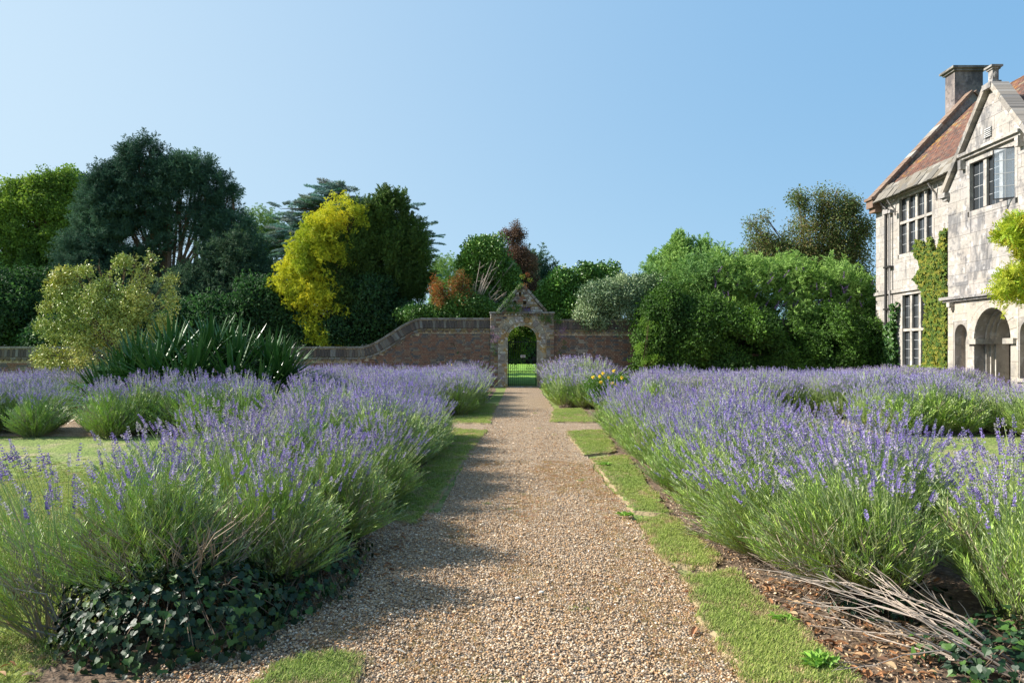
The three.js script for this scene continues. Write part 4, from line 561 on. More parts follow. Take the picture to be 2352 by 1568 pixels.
{
  const s = FOCAL / 42, base = V((800 - CX) / s, 0, -42), g = thing('cedar_tree', 'blue green cedar tree with tiered branches behind the golden conifer', 'tree', [base.x, 0, base.z]);
  const t = new Tri(); t.stem([V(0, 0, 0), V(-0.2, 6, 0), V(-0.6, 11.6, 0)], 0.35, 0.04, [0.1, 0.085, 0.075], 7); const L = [[], [], []];
  const br = (px, py, len) => { const e = V((px - 800) / s, EYE + (CY - py) / s, R(-1.5, 1.8)), b = V(-0.3 + e.x * 0.1, e.y - abs(e.x) * 0.12 + 0.1, 0); t.stem([b, b.clone().lerp(e, 0.6).add(V(0, 0.25, 0)), e], 0.08, 0.015, [0.1, 0.085, 0.075], 4); const n = 3 + floor(len * 2); for (let i = 0; i < n; i++) { const f = R(0.45, 1.02), p = b.clone().lerp(e, f).add(V(R(-0.3, 0.3), R(-0.1, 0.15), R(-0.5, 0.5))); L[i % 3].push({ p, q: qEuler(R(-0.4, 0.15), atan2(e.x - b.x, e.z - b.z + R(-0.4, 0.4)) + R(-1.0, 1.0), R(-0.3, 0.3)), s: R(0.4, 0.85), c: C(R(0.8, 1.25), R(0.85, 1.2), R(0.85, 1.2)) }); } };
  for (const [px, py, l] of [[755, 425, 1], [765, 435, 1], [735, 450, 1], [790, 445, 1], [820, 455, 1.5], [845, 465, 1.5], [720, 460, 1], [715, 480, 2], [690, 500, 2], [665, 490, 1.5], [660, 520, 2], [640, 545, 2], [650, 580, 2], [625, 600, 2], [640, 640, 2], [620, 670, 2], [655, 690, 2], [840, 490, 2], [900, 470, 1.5], [930, 490, 2], [955, 520, 2.4], [970, 550, 2.4], [1000, 548, 2.6], [985, 590, 2.2], [960, 620, 2.2], [990, 650, 2], [900, 520, 2], [700, 540, 2], [690, 580, 2], [670, 620, 2], [600, 560, 1.5], [590, 620, 2], [745, 470, 2], [780, 480, 2], [880, 500, 2]]) { br(px, py, l); br(px + R(-18, 18), py + R(8, 26), l); br(lerp(px, 790, 0.35) + R(-15, 15), py + R(-4, 22), l); }
  mesh('trunk', metreUV(t.geo()), M.bark, g); L.forEach((l, i) => copies('crown', GEO.cedar[i], M.needle, l, g));
}
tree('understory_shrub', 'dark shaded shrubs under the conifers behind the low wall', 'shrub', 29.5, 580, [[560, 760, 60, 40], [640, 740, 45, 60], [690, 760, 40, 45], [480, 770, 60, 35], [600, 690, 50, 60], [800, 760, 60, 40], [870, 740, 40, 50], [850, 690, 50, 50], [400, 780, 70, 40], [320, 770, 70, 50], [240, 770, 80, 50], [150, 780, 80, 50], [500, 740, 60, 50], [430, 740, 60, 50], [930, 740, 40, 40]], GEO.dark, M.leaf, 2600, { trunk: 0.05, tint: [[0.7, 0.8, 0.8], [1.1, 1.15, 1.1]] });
tree('golden_conifer', 'golden yellow drooping conifer above the curve of the wall', 'tree', 29.2, 745, [[785, 490, 34, 22], [755, 510, 34, 24], [735, 545, 34, 34], [775, 545, 34, 34], [712, 585, 32, 32], [750, 590, 34, 30], [690, 620, 32, 26], [725, 635, 34, 30], [670, 650, 24, 26], [700, 675, 34, 22], [745, 680, 34, 26], [720, 705, 34, 22], [750, 735, 38, 24], [725, 755, 24, 26], [750, 775, 26, 22], [805, 500, 22, 18]], GEO.gold, M.needle, 900, { gf: 1.8, gap: 0.42, scale: 0.85, trunk: 0.16, lift: -0.1, jit: 0.55, inner: 0.12, cf: 1.4, tint: [[0.62, 0.75, 0.7], [1.35, 1.22, 1.0]] });
tree('yew_tree', 'dark upright yew tree just right of the golden conifer', 'tree', 29.8, 805, [[805, 580, 45, 95], [790, 660, 50, 85], [825, 530, 30, 50], [770, 620, 28, 70], [820, 690, 50, 60]], GEO.yew, M.needle, 1900, { trunk: 0.2, lift: 1.6, jit: 0.35, tint: [[0.7, 0.65, 0.65], [1.25, 1.15, 0.9]] });
tree('yew_tree', 'tallest of the two upright yew trees with a rounded pointed top', 'tree', 30.4, 890, [[895, 520, 38, 58], [870, 570, 50, 80], [925, 580, 45, 85], [895, 640, 65, 80], [950, 640, 36, 70], [890, 480, 18, 22], [870, 700, 60, 45]], GEO.yew, M.needle, 2400, { trunk: 0.22, lift: 1.6, jit: 0.35, tint: [[0.72, 0.65, 0.65], [1.25, 1.15, 0.9]] });
tree('distant_tree', 'pale green distant tree between the yew and the ivy clad tree', 'tree', 52, 1030, [[1030, 640, 38, 38], [1010, 660, 40, 40], [1060, 650, 30, 30]], GEO.willow, M.leaf, 420, { trunk: 0.15, lift: 0.5 });
tree('red_tipped_shrub', 'shrub with orange red young leaves left of the ivy clad tree', 'shrub', 28.0, 1035, [[1010, 670, 22, 22], [1040, 655, 20, 20], [1065, 640, 18, 22], [1030, 690, 40, 22], [1075, 670, 16, 20], [1000, 650, 8, 12]], GEO.red, M.leaf, 240, { gap: 0.46, gf: 2.6, scale: 0.8, trunk: 0.06, tint: [[0.6, 0.9, 0.8], [1.4, 1.1, 1]] });
tree('ivy_shrub', 'dark ivy growing over the wall top left of the gate', 'ivy', 28.2, 1060, [[960, 722, 40, 14], [1030, 722, 50, 18], [1100, 715, 40, 22], [1060, 700, 50, 22], [1140, 722, 25, 14]], GEO.ivy, M.gloss, 640, { trunk: 0.03, scale: 0.8 });
tree('ivy_clad_tree', 'bright green ivy clad tree behind the wall left of the gate', 'tree', 29.6, 1120, [[1120, 590, 48, 42], [1095, 630, 35, 45], [1150, 640, 45, 50], [1120, 690, 55, 40], [1085, 600, 25, 25], [1165, 690, 35, 35]], GEO.ivy, M.gloss, 1150, { trunk: 0.14, tint: [[0.7, 0.8, 0.8], [1.5, 1.35, 1.1]] });
tree('copper_tree', 'small copper leaved tree with a thin open top behind the gate gable', 'tree', 30.8, 1140, [[1190, 580, 26, 20], [1205, 615, 30, 34], [1215, 655, 25, 30], [1178, 610, 20, 40], [1180, 545, 14, 16], [1160, 540, 8, 10], [1195, 540, 9, 12], [1185, 522, 6, 8]], GEO.copper, M.leaf, 430, { gap: 0.3, trunk: 0.07, bark: [0.2, 0.15, 0.13], scale: 0.8, twigs: 5 });
tree('blue_conifer', 'dark blue conifer peeping out behind the gate gable on its right', 'tree', 33, 1262, [[1222, 655, 18, 34], [1225, 690, 20, 30]], GEO.leyland, M.needle, 240, { trunk: 0.08 });
{ // dead grey branches
  reseed(55); const s = FOCAL / 28.6, g = thing('dead_shrub', 'bare grey dead branches fanning out over the wall left of the gate', 'dead shrub', [(1080 - CX) / s, 0, -28.6]), t = new Tri();
  for (let i = 0; i < 26; i++) { const e = V((R(1085, 1180) - 1080) / s, EYE + (CY - R(595, 690)) / s, R(-0.5, 0.8)), m = V(e.x * 0.45, lerp(2.7, e.y, 0.5) - 0.1, e.z * 0.5); t.stem([V(R(-0.3, 0.1), 2.3, 0), m, e], 0.03, 0.008, [0.33, 0.28, 0.23], 4); for (let k = 0; k < 4; k++) { const b = m.clone().lerp(e, R(0.2, 0.9)); t.stem([b, b.clone().add(V(R(-0.1, 0.4), R(0, 0.35), R(-0.2, 0.2)))], 0.01, 0.004, [0.33, 0.28, 0.23], 3); } }
  mesh('branches', t.geo(), std({ vertexColors: true }), g);
}
// ---- right of the gate
tree('laurel_shrub', 'dark green rounded shrub just right of the gate gable', 'shrub', 29.3, 1320, [[1290, 670, 42, 42], [1340, 650, 45, 38], [1390, 640, 40, 28], [1270, 700, 35, 35], [1330, 700, 60, 40], [1400, 680, 40, 50]], GEO.ivy, M.gloss, 1500, { trunk: 0.12, tint: [[0.75, 0.8, 0.8], [1.3, 1.3, 1.1]] });
tree('silver_shrub', 'silvery leaved shrub spilling over the wall right of the gate', 'shrub', 26.9, 1420, [[1390, 690, 55, 38], [1440, 665, 50, 32], [1480, 690, 40, 42], [1370, 725, 45, 30], [1440, 730, 50, 35], [1490, 660, 38, 26]], GEO.silver, M.gloss, 1100, { trunk: 0.05, scale: 0.85, cf: 2.4, gf: 1.9, tint: [[0.55, 0.68, 0.6], [1.5, 1.45, 1.4]] });
tree('bay_shrub', 'pointed light green shrub tops above the buddleia', 'shrub', 30, 1600, [[1560, 610, 24, 42], [1600, 600, 16, 34], [1640, 615, 24, 38], [1525, 630, 22, 30], [1590, 640, 70, 38], [1562, 580, 7, 16], [1606, 578, 6, 14]], GEO.yew, M.needle, 900, { trunk: 0.08, lift: 1.5, jit: 0.3, tint: [[2.0, 2.1, 2.4], [3.2, 2.5, 3.0]] });
tree('crab_tree', 'reddish green spreading tree behind the buddleia next to the house', 'tree', 30.5, 1880, [[1700, 592, 14, 9], [1728, 512, 13, 13], [1758, 498, 9, 10], [1832, 452, 12, 12], [1888, 446, 12, 12], [1922, 442, 12, 12], [1962, 470, 12, 14], [1988, 522, 12, 14], [1702, 612, 16, 12], [1760, 625, 34, 20], [1745, 560, 30, 34], [1790, 580, 40, 40], [1830, 610, 60, 40], [1740, 610, 50, 24], [1900, 590, 60, 50], [1850, 560, 50, 60], [1920, 530, 50, 50], [1945, 480, 26, 34], [1895, 480, 26, 30], [1840, 475, 22, 28], [1960, 600, 42, 60], [1900, 630, 60, 50], [1975, 540, 28, 40], [1730, 600, 28, 22], [1820, 640, 50, 40], [1970, 660, 40, 50]], GEO.plum, M.leaf, 1900, { gf: 2.2, gap: 0.36, trunk: 0.07, bark: [0.18, 0.14, 0.12], inner: 0.25, twigs: 5, scale: 0.8, tint: [[0.75, 0.85, 0.75], [1.35, 1.1, 1.1]] });
const budd = tree('buddleia', 'large buddleia bush with purple flower spikes over the wall', 'shrub', 27.4, 1750, [[1560, 670, 60, 45], [1640, 650, 70, 45], [1720, 670, 70, 50], [1800, 665, 75, 55], [1880, 680, 75, 60], [1950, 710, 60, 55], [1680, 720, 90, 45], [1820, 735, 100, 45], [1930, 760, 75, 40], [1600, 715, 60, 40], [1540, 660, 40, 30]], GEO.bud, M.leaf, 3000, { trunk: 0.09, lift: 0.7, jit: 0.6, cf: 1.2, gf: 1.5, gap: 0.44, tint: [[0.62, 0.75, 0.75], [1.55, 1.4, 1.05]] });
{ reseed(66); const t = new Tri(); for (let i = 0; i < 90; i++) { const f = i / 90, d = V(R(-0.3, 0.3), 0.3, R(-0.3, 0.1)); t.leaf(V(R(-0.018, 0.018), f * 0.26, R(-0.018, 0.018)), dirRand(-0.2), dirRand(), 0.035 * (1.1 - f * 0.8), 0.022, shade([0.26, 0.15, 0.34], 0.3)); } const g = t.geo(), m = leafMat(0.2);
  for (let i = 0; i < 60; i++) { const p = at(R(1640, 2000), R(610, 700) + abs(R(-1, 1)) * 40, 27.4 - R(0.9, 1.5)); const o = mesh('flower_spike', g, m, budd); o.position.set(p.x - budd.position.x, p.y, p.z - budd.position.z); o.quaternion.copy(qUp(V(R(-0.4, 0.7), R(0.5, 1), R(0, 0.5)))); o.scale.setScalar(R(0.8, 1.4)); } }
tree('hedge', 'dense dark green hedge covering the garden wall up to the house', 'hedge', 25.9, 1760, [[1530, 760, 60, 85], [1600, 770, 80, 90], [1700, 790, 90, 80], [1800, 800, 90, 75], [1900, 800, 90, 80], [1985, 810, 55, 75], [1500, 830, 40, 40], [1560, 840, 60, 40], [1700, 850, 100, 40], [1850, 850, 100, 40], [1960, 850, 70, 40], [1540, 700, 40, 40]], GEO.privet, M.leaf, 4200, { trunk: 0.06, inner: 0.12, scale: 0.95, cf: 1.6, gf: 1.7, gap: 0.42, tint: [[0.65, 0.75, 0.8], [1.5, 1.35, 1.1]] });
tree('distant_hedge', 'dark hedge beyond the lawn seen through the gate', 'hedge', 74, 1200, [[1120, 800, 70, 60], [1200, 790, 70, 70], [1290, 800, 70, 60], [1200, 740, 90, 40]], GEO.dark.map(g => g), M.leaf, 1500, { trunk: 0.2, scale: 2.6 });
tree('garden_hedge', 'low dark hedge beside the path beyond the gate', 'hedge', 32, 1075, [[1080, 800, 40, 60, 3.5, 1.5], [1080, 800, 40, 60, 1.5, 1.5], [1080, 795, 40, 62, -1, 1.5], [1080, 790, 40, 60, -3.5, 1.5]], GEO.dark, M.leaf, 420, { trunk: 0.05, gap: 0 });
tree('overhanging_tree', 'leafy branches hanging beyond the gate seen through the arch', 'tree', 33, 1175, [[1180, 770, 22, 20], [1215, 765, 25, 20], [1185, 800, 12, 26], [1200, 745, 30, 20]], GEO.green, M.leaf, 160, { trunk: 0, scale: 0.7 });
tree('yellow_edge_shrub', 'small yellow green shrub at the left end of the hedge', 'shrub', 25.2, 1488, [[1490, 745, 22, 20], [1475, 800, 22, 10], [1500, 830, 35, 14]], GEO.privet, M.leaf, 26, { trunk: 0.03, gap: 0, scale: 0.45, tint: [[2.0, 1.7, 1.3], [3.0, 2.3, 1.8]] });
// ivy on the gate gable and flowers in its hole
{ reseed(67); const o = thing('gable_ivy', 'ivy creeping up the left slope of the gate gable', 'ivy', [0.04, 2.85, ZW + 0.1]), L = [[], []]; for (let i = 0; i < 150; i++) { const f = rnd(), p = rnd() < 0.7 ? V(lerp(-0.98, 0.0, f) + R(-0.05, 0.08), lerp(0.0, 1.12, f) + R(-0.06, 0.05), R(-0.15, 0.1)) : V(R(-0.7, -0.1), R(0, 0.5) * 0.8, 0.05); if (rnd() < 0.2) p.set(R(0.7, 1.5), R(-0.35, 0), 0.02); L[i % 2].push({ p, q: qUp(dirRand()), s: R(0.18, 0.38), c: C(R(0.7, 1.1), R(0.8, 1.1), R(0.7, 1)) }); } L.forEach((l, i) => copies('leaves', GEO.ivy[i], M.gloss, l, o));
  const r = thing('red_leaf_sprig', 'orange red leaf sprig at the top of the gate gable', 'plant', [0.2, 3.9, ZW]); copies('leaves', GEO.red[0], M.leaf, [0, 1, 2, 3].map(i => ({ p: V(R(-0.2, 0.25), R(0, 0.45), R(-0.2, 0.1)), s: R(0.35, 0.6), c: i % 2 ? C(1.5, 1, 1) : C(1.2, 2.6, 1) })), r);
  const f = thing('wall_flowers', 'purple flowers with trailing leaves growing in the gable hole', 'flowers', [0.22, 2.92, ZW + 0.12]); const g = clump.broad(26, 0.16, 0.05, 0.035, [0.16, 0.12, 0.5], [0.2, 0.14, 0.42]); copies('petals', g, M.leaf, [-0.1, 0.02, 0.12].map(x => ({ p: V(x, 0.05 + R(-0.03, 0.05), 0.02), s: 0.7 })), f); copies('leaves', GEO.privet[0], M.leaf, [0, 1, 2, 3].map(i => ({ p: V(R(-0.15, 0.1), -0.12 - i * 0.05, 0.03), s: 0.3 })), f);
  for (const [px, py, lb] of [[1136, 765, 'pink lilac valerian flowers on the left shoulder of the arch'], [1290, 762, 'dusky purple flowers hanging on the wall right of the arch']]) { const v = thing('valerian', lb, 'flowers', at(px, py, 26.5).toArray()), gg = clump.broad(40, 0.2, 0.045, 0.03, [0.34, 0.17, 0.30], [0.22, 0.11, 0.22]); copies('petals', gg, M.leaf, [0, 1, 2, 3, 4, 5].map(i => ({ p: V(R(-0.12, 0.12), R(-0.3, 0.25), 0.05), s: R(0.5, 0.8) })), v); copies('leaves', GEO.privet[1], M.leaf, [0, 1, 2].map(i => ({ p: V(R(-0.1, 0.1), -0.4 - 0.2 * i, 0.02), s: 0.4 })), v); }
}
// ---------------------------------------------------------------- creepers on the house
const creeperLeaf = (() => { reseed(70); const t = new Tri(); for (const a of [-1.2, -0.45, 0.35, 1.1]) t.leaf(V(0, 0, 0), V(sin(a), -cos(a), 0.15).normalize(), V(0, 0, 1), 0.105, 0.065, [1, 1, 1], 0.2, 0.15); return t.geo(); })();
function wallLeaves(o, X, polyPx, n, cols, s0, s1, dens, dep = [0.02, 0.14]) {
  const poly = polyPx.map(([px, py]) => { const d = FOCAL * X / (px - CX); return [-d, EYE + (CY - py) / FOCAL * d]; }), zs = poly.map(p => p[0]), ys = poly.map(p => p[1]), L = [];
  for (let i = 0; i < n; i++) { const z = R(min(...zs), max(...zs)), y = R(min(...ys), max(...ys)); if (!inside(poly, z, y) || rnd() > dens(z, y)) continue; L.push({ p: V(X - R(...dep), y, z), q: qEuler(-PI / 2 * 0 + R(-0.35, 0.35), -PI / 2 + R(-0.6, 0.6), R(-0.5, 0.5)), s: R(s0, s1), c: C(...shade(pick(cols), 0.15)) }); }
  return L.map(l => { l.p.sub(o.position); return l; });
}
{
  const o = thing('virginia_creeper', 'yellow green creeper climbing the house wall beside the windows', 'creeper', [XW, 0, -21]);
  const cols = [[0.24, 0.29, 0.035], [0.16, 0.25, 0.03], [0.34, 0.33, 0.045], [0.10, 0.18, 0.03]];
  const L = wallLeaves(o, XW, [[2112, 868], [2130, 835], [2134, 690], [2124, 660], [2108, 640], [2124, 610], [2105, 575], [2118, 545], [2140, 590], [2142, 540], [2158, 600], [2168, 525], [2178, 520], [2182, 700], [2182, 880]], 9000, cols, 0.75, 1.25, (z, y) => sstep(0.30, 0.42, fbm(z * 3, y * 1.2, 77, 3) + (y < 3.6 ? 0.14 : 0.0)));
  L.sort((a, b) => b.p.z - a.p.z); const cm = cols.map(k => leafMat(0.35, { color: C(...k) }));
  L.slice(0, 200).forEach((l, i) => { const m = mesh('leaf', creeperLeaf, cm[i % 4], o); m.position.copy(l.p); m.quaternion.copy(l.q); m.scale.setScalar(l.s); });
  copies('leaves', creeperLeaf, leafMat(0.35), L.slice(200), o);
  const t = new Tri(); for (const [px0, px1, y0] of [[2150, 2143, 5.2], [2165, 2172, 5.4], [2140, 2120, 4.6], [2160, 2155, 4.2]]) { const d0 = FOCAL * XW / (px0 - CX), d1 = FOCAL * XW / (px1 - CX); t.stem([V(-0.02, 0.2, 21 - d0), V(-0.03, y0 * 0.5, 21 - (d0 + d1) / 2 + 0.05), V(-0.02, y0, 21 - d1)], 0.015, 0.005, [0.16, 0.11, 0.08], 4); } mesh('stems', t.geo(), std({ vertexColors: true }), o);
  const p = thing('creeper_mound', 'low yellow green creeper spreading at the foot of the lower window', 'creeper', [12.9, 0, -22]); copies('leaves', creeperLeaf, leafMat(0.35), wallLeaves(p, XW - 0.2, [[2058, 905], [2058, 862], [2080, 850], [2120, 838], [2178, 840], [2178, 905]], 2600, [[0.22, 0.28, 0.03], [0.14, 0.24, 0.03]], 0.8, 1.3, () => 1, [0, 0.5]), p);
  const q = thing('ivy_column', 'dark green ivy climbing between the drainpipe and lower window', 'ivy', [XW, 0, -24.5]); copies('leaves', creeperLeaf, M.gloss, wallLeaves(q, XW, [[2030, 890], [2040, 790], [2047, 745], [2055, 740], [2060, 700], [2068, 690], [2064, 760], [2070, 890]], 1900, [[0.03, 0.085, 0.018], [0.05, 0.11, 0.02]], 0.8, 1.3, () => 1, [0.02, 0.25]), q);
}
{ // golden wisteria hanging in front of the porch at the right edge
  reseed(81); const o = thing('wisteria', 'golden green wisteria branch hanging before the porch at right edge', 'climber', [11.4, 0, -15.2]);
  const pin = [0, 1, 2].map(() => { const t = new Tri(), k = [0.36, 0.38, 0.025], dk = [0.22, 0.29, 0.022]; for (let b = 0; b < 5; b++) { const d = dirRand(-0.2), L = R(0.2, 0.3), s = V(0, 0, 0).crossVectors(d, V(0, 1, 0.2)).normalize(); for (let j = 0; j < 6; j++) for (const sg of [-1, 1]) { const f = (j + 0.6) / 6, pnt = d.clone().multiplyScalar(L * f).add(V(0, -0.12 * f * f, 0)); t.leaf(pnt, s.clone().multiplyScalar(sg).addScaledVector(d, 0.5).add(V(0, -0.35, 0)).normalize(), V(0, 1, 0), 0.075, 0.03, shade(kmix(k, dk, rnd()), 0.2), 0.15, 0.2); } } return t.geo(); });
  const L = [[], [], []]; const lobes = [[2318, 528, 22, 18], [2340, 510, 22, 18], [2338, 550, 18, 16], [2350, 575, 16, 14], [2312, 645, 18, 18], [2335, 630, 20, 20], [2345, 660, 20, 22], [2300, 548, 10, 9], [2298, 665, 9, 12], [2315, 678, 14, 10], [2390, 560, 40, 80]];
  for (const [px, py, rx, ry] of lobes) for (let i = 0; i < rx * ry / 17; i++) { const d = dirRand(), p = at(px + d.x * rx, py + d.y * ry, 15.2 + d.z * 0.4); L[i % 3].push({ p: p.sub(o.position), q: qUp(dirRand()), s: R(0.75, 1.15), c: C(R(0.8, 1.2), R(0.85, 1.1), R(0.8, 1)) }); }
  for (let i = 0; i < 9; i++) { const p = at(2318 - i * 1.5, 700 + i * 6 - 20, 15.1); L[0].push({ p: p.sub(o.position), q: qUp(dirRand()), s: 0.35, c: C(1.2, 1.1, 1) }); }
  L.forEach((l, i) => copies('leaves', pin[i], M.leaf, l, o));
  const t = new Tri(); const A = (x, y) => at(x, y, 15.2).sub(o.position); t.stem([at(2480, 880, 15.2).setY(0).sub(o.position), A(2440, 700), A(2400, 560), A(2340, 530)], 0.05, 0.015, [0.14, 0.11, 0.09], 6); t.stem([A(2410, 600), A(2360, 640), A(2310, 655)], 0.02, 0.006, [0.14, 0.11, 0.09], 4); mesh('stem', t.geo(), std({ vertexColors: true }), o);
}
// ---------------------------------------------------------------- yucca and variegated bush
{
  reseed(120);
  const o = thing('yucca', 'large spiky yucca clump with dark green sword leaves', 'yucca', [-6.9, 0, -15.0]);
  const blades = [0, 1, 2, 3].map(i => { const t = new Tri(), L = 1, n = 6, dr = [0.02, 0.08, 0.16, 0.3][i]; let pa = null; for (let k = 0; k <= n; k++) { const f = k / n, w = 0.046 * (f < 0.35 ? 0.6 + 0.4 * f / 0.35 : pow(1 - (f - 0.35) / 0.65, 0.75)) + 0.001, y = f * L * (1 - dr * f * 0.4), z = dr * f * f * L, ring = [V(-w, y, z + w * 0.35), V(0, y, z), V(w, y, z + w * 0.35)]; if (pa) { t.quad(pa[0], pa[1], ring[1], ring[0], [1, 1, 1]); t.quad(pa[1], pa[2], ring[2], ring[1], [0.95, 0.95, 0.95]); } pa = ring; } return t.geo(); });
  const cols = [[0.04, 0.115, 0.025], [0.055, 0.14, 0.03], [0.08, 0.165, 0.045], [0.045, 0.12, 0.03], [0.26, 0.19, 0.06]], mats = cols.map(k => new THREE.MeshPhysicalMaterial({ vertexColors: true, color: C(...k), roughness: 0.38, side: THREE.DoubleSide, specularIntensity: 0.7 }));
  const heads = [[0.2, 1.35, 0], [-0.55, 1.2, 0.2], [0.85, 1.1, 0.1], [-1.2, 0.95, 0.3], [1.55, 0.95, 0.1], [0.25, 0.9, 0.8], [-0.5, 0.8, 0.9], [-1.1, 0.6, 0.7], [1.0, 0.7, 0.8], [0.2, 1.2, -0.7], [-0.8, 1.0, -0.8], [1.0, 0.9, -0.7], [-1.65, 0.6, 0.2], [1.85, 0.75, 0.35], [-1.5, 0.35, 0.9], [1.6, 0.4, 0.9], [0.2, 0.5, 1.2]], all = [];
  const t = new Tri(); heads.forEach(([x, y, z]) => { t.stem([V(x * 0.55, 0, z * 0.5), V(x * 0.85, y * 0.6, z * 0.9), V(x, y, z)], 0.09, 0.06, [0.13, 0.10, 0.075], 6); for (let i = 0; i < 90; i++) { const u = (i + rnd()) / 90, el = lerp(1.45, -0.35, pow(u, 0.8)) + R(-0.1, 0.1), f = i * 2.4 + R(-0.3, 0.3), d = V(cos(f) * cos(el), sin(el), sin(f) * cos(el)).add(V(x * 0.16, 0.05, z * 0.12)).normalize(), bi = el > 0.9 ? 0 : el > 0.4 ? 1 : el > 0 ? 2 : 3; const zx = V(-d.x * d.y, 1 - d.y * d.y, -d.z * d.y).normalize().negate(), xx = V(0, 0, 0).crossVectors(d, zx); const q = new THREE.Quaternion().setFromRotationMatrix(new THREE.Matrix4().makeBasis(xx, d, zx)); all.push({ p: V(x, y, z).addScaledVector(d, 0.03), q, s: R(0.8, 1.1), b: bi, m: u > 0.9 && rnd() < 0.5 ? 4 : floor(rnd() * 4), key: z + d.z * 0.4 + d.y * 0.3 }); } });
  mesh('stems', t.geo(), std({ vertexColors: true }), o);
  all.sort((a, b) => b.key - a.key);
  all.slice(0, 300).forEach(l => { const m = mesh('leaf', blades[l.b], mats[l.m], o); m.position.copy(l.p); m.quaternion.copy(l.q); m.scale.setScalar(l.s); });
  const wm = new THREE.MeshPhysicalMaterial({ vertexColors: true, roughness: 0.38, side: THREE.DoubleSide, specularIntensity: 0.7 }); for (let b = 0; b < 4; b++) copies('leaves', blades[b], wm, all.slice(300).filter(l => l.b === b).map(l => ({ ...l, c: C(...cols[l.m]) })), o);
}
tree('variegated_bush', 'loose pale yellow green variegated bush behind the yucca', 'bush', 18.5, 235, [[235, 700, 60, 50], [165, 690, 36, 40], [305, 690, 50, 45], [200, 780, 60, 50], [290, 770, 60, 50], [330, 625, 22, 34], [350, 590, 9, 20], [385, 640, 14, 26], [395, 690, 14, 20], [250, 630, 24, 30], [285, 605, 14, 22], [200, 630, 14, 22], [150, 770, 36, 50], [140, 640, 16, 20], [120, 660, 14, 20], [170, 625, 12, 18], [200, 840, 80, 25], [105, 820, 20, 30], [105, 700, 14, 20], [110, 750, 20, 20], [360, 740, 30, 30], [310, 600, 12, 20], [225, 610, 10, 18]], GEO.varieg, M.gloss, 1000, { trunk: 0.05, bark: [0.22, 0.2, 0.15], twigs: 5, scale: 0.85, inner: 0.35, jit: 0.9, gf: 2.6, gap: 0.44, tint: [[0.75, 0.9, 0.75], [1.35, 1.2, 1.05]] });

// ---------------------------------------------------------------- lavender
const LAV = { stem: [0.30, 0.43, 0.13], stem2: [0.42, 0.50, 0.23], leaf: [0.21, 0.38, 0.055], leaf2: [0.37, 0.48, 0.12], old: [0.28, 0.22, 0.10], wood: [0.33, 0.26, 0.19] };
const PURP = [[0.26, 0.20, 0.47], [0.34, 0.27, 0.55], [0.40, 0.36, 0.50], [0.46, 0.42, 0.50], [0.22, 0.16, 0.42], [0.30, 0.22, 0.56]];
